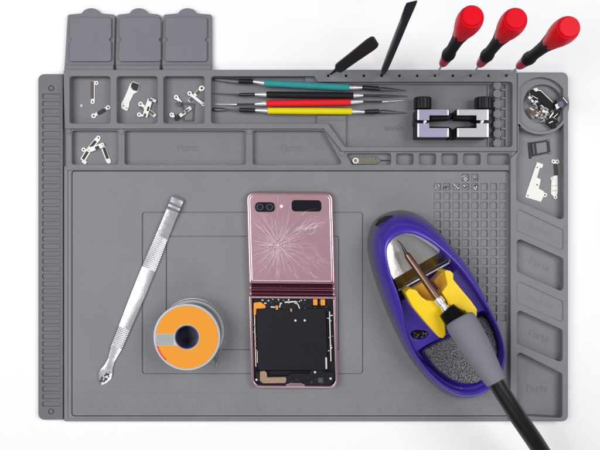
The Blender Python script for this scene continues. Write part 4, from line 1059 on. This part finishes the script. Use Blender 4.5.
# yellow holder
bm = NB()
plate(bm, [[(405.0, 292.6), (409.6, 288.4), (416.4, 290.0), (421.4, 296.6), (427, 300.4), (436, 300.6), (441.4, 306), (446.6, 317), (445.4, 325.6), (446.0, 334.4), (443.6, 338.6), (439.0, 337.4), (425.4, 322.4), (412.6, 307.0)]], 22, 56, 1.3, r=2.2, seg=4)
hold = obj('yellow_holder', bm, M['yellow'], stand, sharp=60)
bm = NB()
plate(bm, [[(444.0, 269.6), (450.6, 270.8), (453.6, 273.6), (453.6, 279.6), (460.4, 288), (471.4, 301.0), (477.4, 309.6), (476.8, 317.6), (474.4, 320.4), (464.6, 311), (456.0, 308.4), (449.6, 311.4), (447.0, 301.6), (441.6, 292.6), (447.4, 284.6)]], 22, 56, 1.3, r=2.2, seg=4)
obj('holder_wing', bm, M['yellow'], hold, sharp=60)
bm = NB()
plate(bm, [[(407.4, 291.6), (413, 287.8), (426, 280.6), (429, 281.8), (437.0, 294), (441, 303), (436, 305), (428, 302), (420, 298)]], 22, 37, 1.2, r=1, seg=3)
plate(bm, [[(433.4, 281.6), (443.4, 269.8), (446.6, 271.0), (449.4, 283.4), (446.6, 292.6), (441.0, 291.4)]], 22, 42, 1.2, r=1, seg=3)
obj('holder_cradle', bm, mat('shaded yellow plastic', (.62, .30, .01), .38, coat=.2), hold)  # the holder's yellow plastic, its inner shade painted in as darker orange

# sponge in the tray
bm = NB()
sq = [(423.6, 351), (431, 345.6), (440, 341), (452, 336), (464, 329.4), (471, 323.4), (477, 317.6), (483.6, 315.4), (489.6, 321), (495.6, 333.4), (498.6, 346), (498.6, 358), (494, 369.6), (487, 378), (478.6, 384), (467, 385.6), (455.6, 382.6), (443.6, 375.6), (432.6, 365)]
spw = spline(U(sq, 27), 6)
xs = np.arange(100, 210, 0.8); ys = np.arange(-175, -75, 0.8); X, Y = np.meshgrid(xs, ys); d = sdf(spw, X, Y)
rng = np.random.default_rng(4); nz = rng.normal(0, .32, X.shape)
Zs = 17 + 9.5 * (1 - (1 - np.clip(d / 2.2, 0, 1)) ** 2) + nz
vv = [[bm.verts.new((X[j, i], Y[j, i], Zs[j, i])) if d[j, i] > -.5 else None for i in range(X.shape[1])] for j in range(X.shape[0])]
for j in range(X.shape[0] - 1):
    for i in range(X.shape[1] - 1):
        q = (vv[j][i], vv[j][i + 1], vv[j + 1][i + 1], vv[j + 1][i])
        if all(q): bm.faces.new(q)
obj('cleaning_sponge', bm, M['sponge'], sharp=180, label='dark speckled cleaning sponge in the lower tray of the blue stand', cat='sponge')

# ------------------------------------------------------------------ soldering iron
iron = thing('soldering_iron', 'soldering iron with grey foam grip and black cord resting in the yellow holder', 'soldering iron', tuple(P(450, 320, 40)))
bm = NB(); tube(bm, [P(397.4, 240.6, 46), P(400.6, 243.2, 46), P(403.2, 247.4, 46.4), (P(405.4, 252.2, 47)), P(408.4, 256.6, 48)], [.4, .75, 1.1, 1.6, 2.5], 14); obj('iron_tip', bm, M['darksteel'], iron)
bm = NB(); a, b = P(406.4, 253.6, 47), P(438.6, 299.6, 58)
axis_profile(bm, a, b, [(0, 1.8), (.02, 2.9), (.06, 3.3), (.5, 3.5), (.92, 3.7), (1, 3.5)], 28); obj('barrel', bm, M['bronze'], iron)
bm = NB(); a, b = P(437.6, 298.2, 58), P(450.4, 315.6, 62)
axis_profile(bm, a, b, [(0, 4.2), (.08, 4.4), (.3, 4.3), (.34, 3.2), (.5, 3.2), (.54, 4.0), (1, 4.2)], 28); obj('ferrule', bm, M['steel'], iron)
bm = NB(); a, b = P(446.0, 309.4, 61), P(463.0, 328.0, 66)
pr = [(0, 3.5), (.02, 8.0)]
for k in range(12): pr += [(.06 + k * .075, 9.0 + k * .35), (.10 + k * .075, 8.2 + k * .35)]
pr.append((1, 12)); axis_profile(bm, a, b, pr, 36); obj('ribbed_nut', bm, M['black'], iron, sharp=20)
bm = NB(); a, b = P(458.6, 318.0, 66), P(496.4, 382.6, 84)
axis_profile(bm, a, b, [(0, 10.5), (.015, 13.0), (.05, 14.0), (.15, 14.4), (.4, 13.8), (.7, 11.6), (.93, 9.5), (.985, 9.0), (1, 7.6)], 48); obj('foam_grip', bm, M['foamgrip'], iron, sharp=60)
bm = NB(); pts = [P(494.6, 379.6, 84), P(500, 389, 85), P(516, 414, 84), P(534, 440, 76), P(552, 468, 60), P(575, 500, 30), P(600, 530, 8)]
tube(bm, pts, [6.9, 7.2, 7.6, 7.8, 7.8, 7.0, 6.4], 28); obj('cord', bm, M['black'], iron, sharp=60)

# ------------------------------------------------------------------ light, world, camera
w = bpy.data.worlds.new('World'); bpy.context.scene.world = w; w.use_nodes = True
w.node_tree.nodes['Background'].inputs['Color'].default_value = (.93, .95, 1.0, 1)
w.node_tree.nodes['Background'].inputs['Strength'].default_value = 0.19
def area(name, loc, size, energy, target=(0, 0, 0), col=(1, 1, 1)):
    l = bpy.data.lights.new(name, 'AREA'); l.shape = 'RECTANGLE'; l.size, l.size_y = size; l.energy = energy; l.color = col
    o = bpy.data.objects.new(name, l); C.objects.link(o); o.location = loc
    o.rotation_euler = (Vector(target) - Vector(loc)).to_track_quat('-Z', 'Y').to_euler(); return o
area('softbox', (-.62, .10, 1.0), (.75, .75), 12.0)
area('softbox', (.68, .18, 1.0), (.6, .6), 9.8)
area('softbox', (.05, -.80, 1.0), (.7, .4), 3.0)

cam = bpy.data.cameras.new('camera'); co = bpy.data.objects.new('camera', cam); C.objects.link(co)
co.location = (0, 0, H * S); cam.sensor_width = 36; cam.lens = 36 * H / 600; cam.clip_start = .01; cam.clip_end = 20
sc = bpy.context.scene; sc.camera = co
sc.view_settings.view_transform = 'Standard'; sc.view_settings.look = 'None'; sc.view_settings.exposure = -0.40; sc.view_settings.gamma = 1
for o in list(bpy.data.objects):
    if 'org' in o: del o['org']
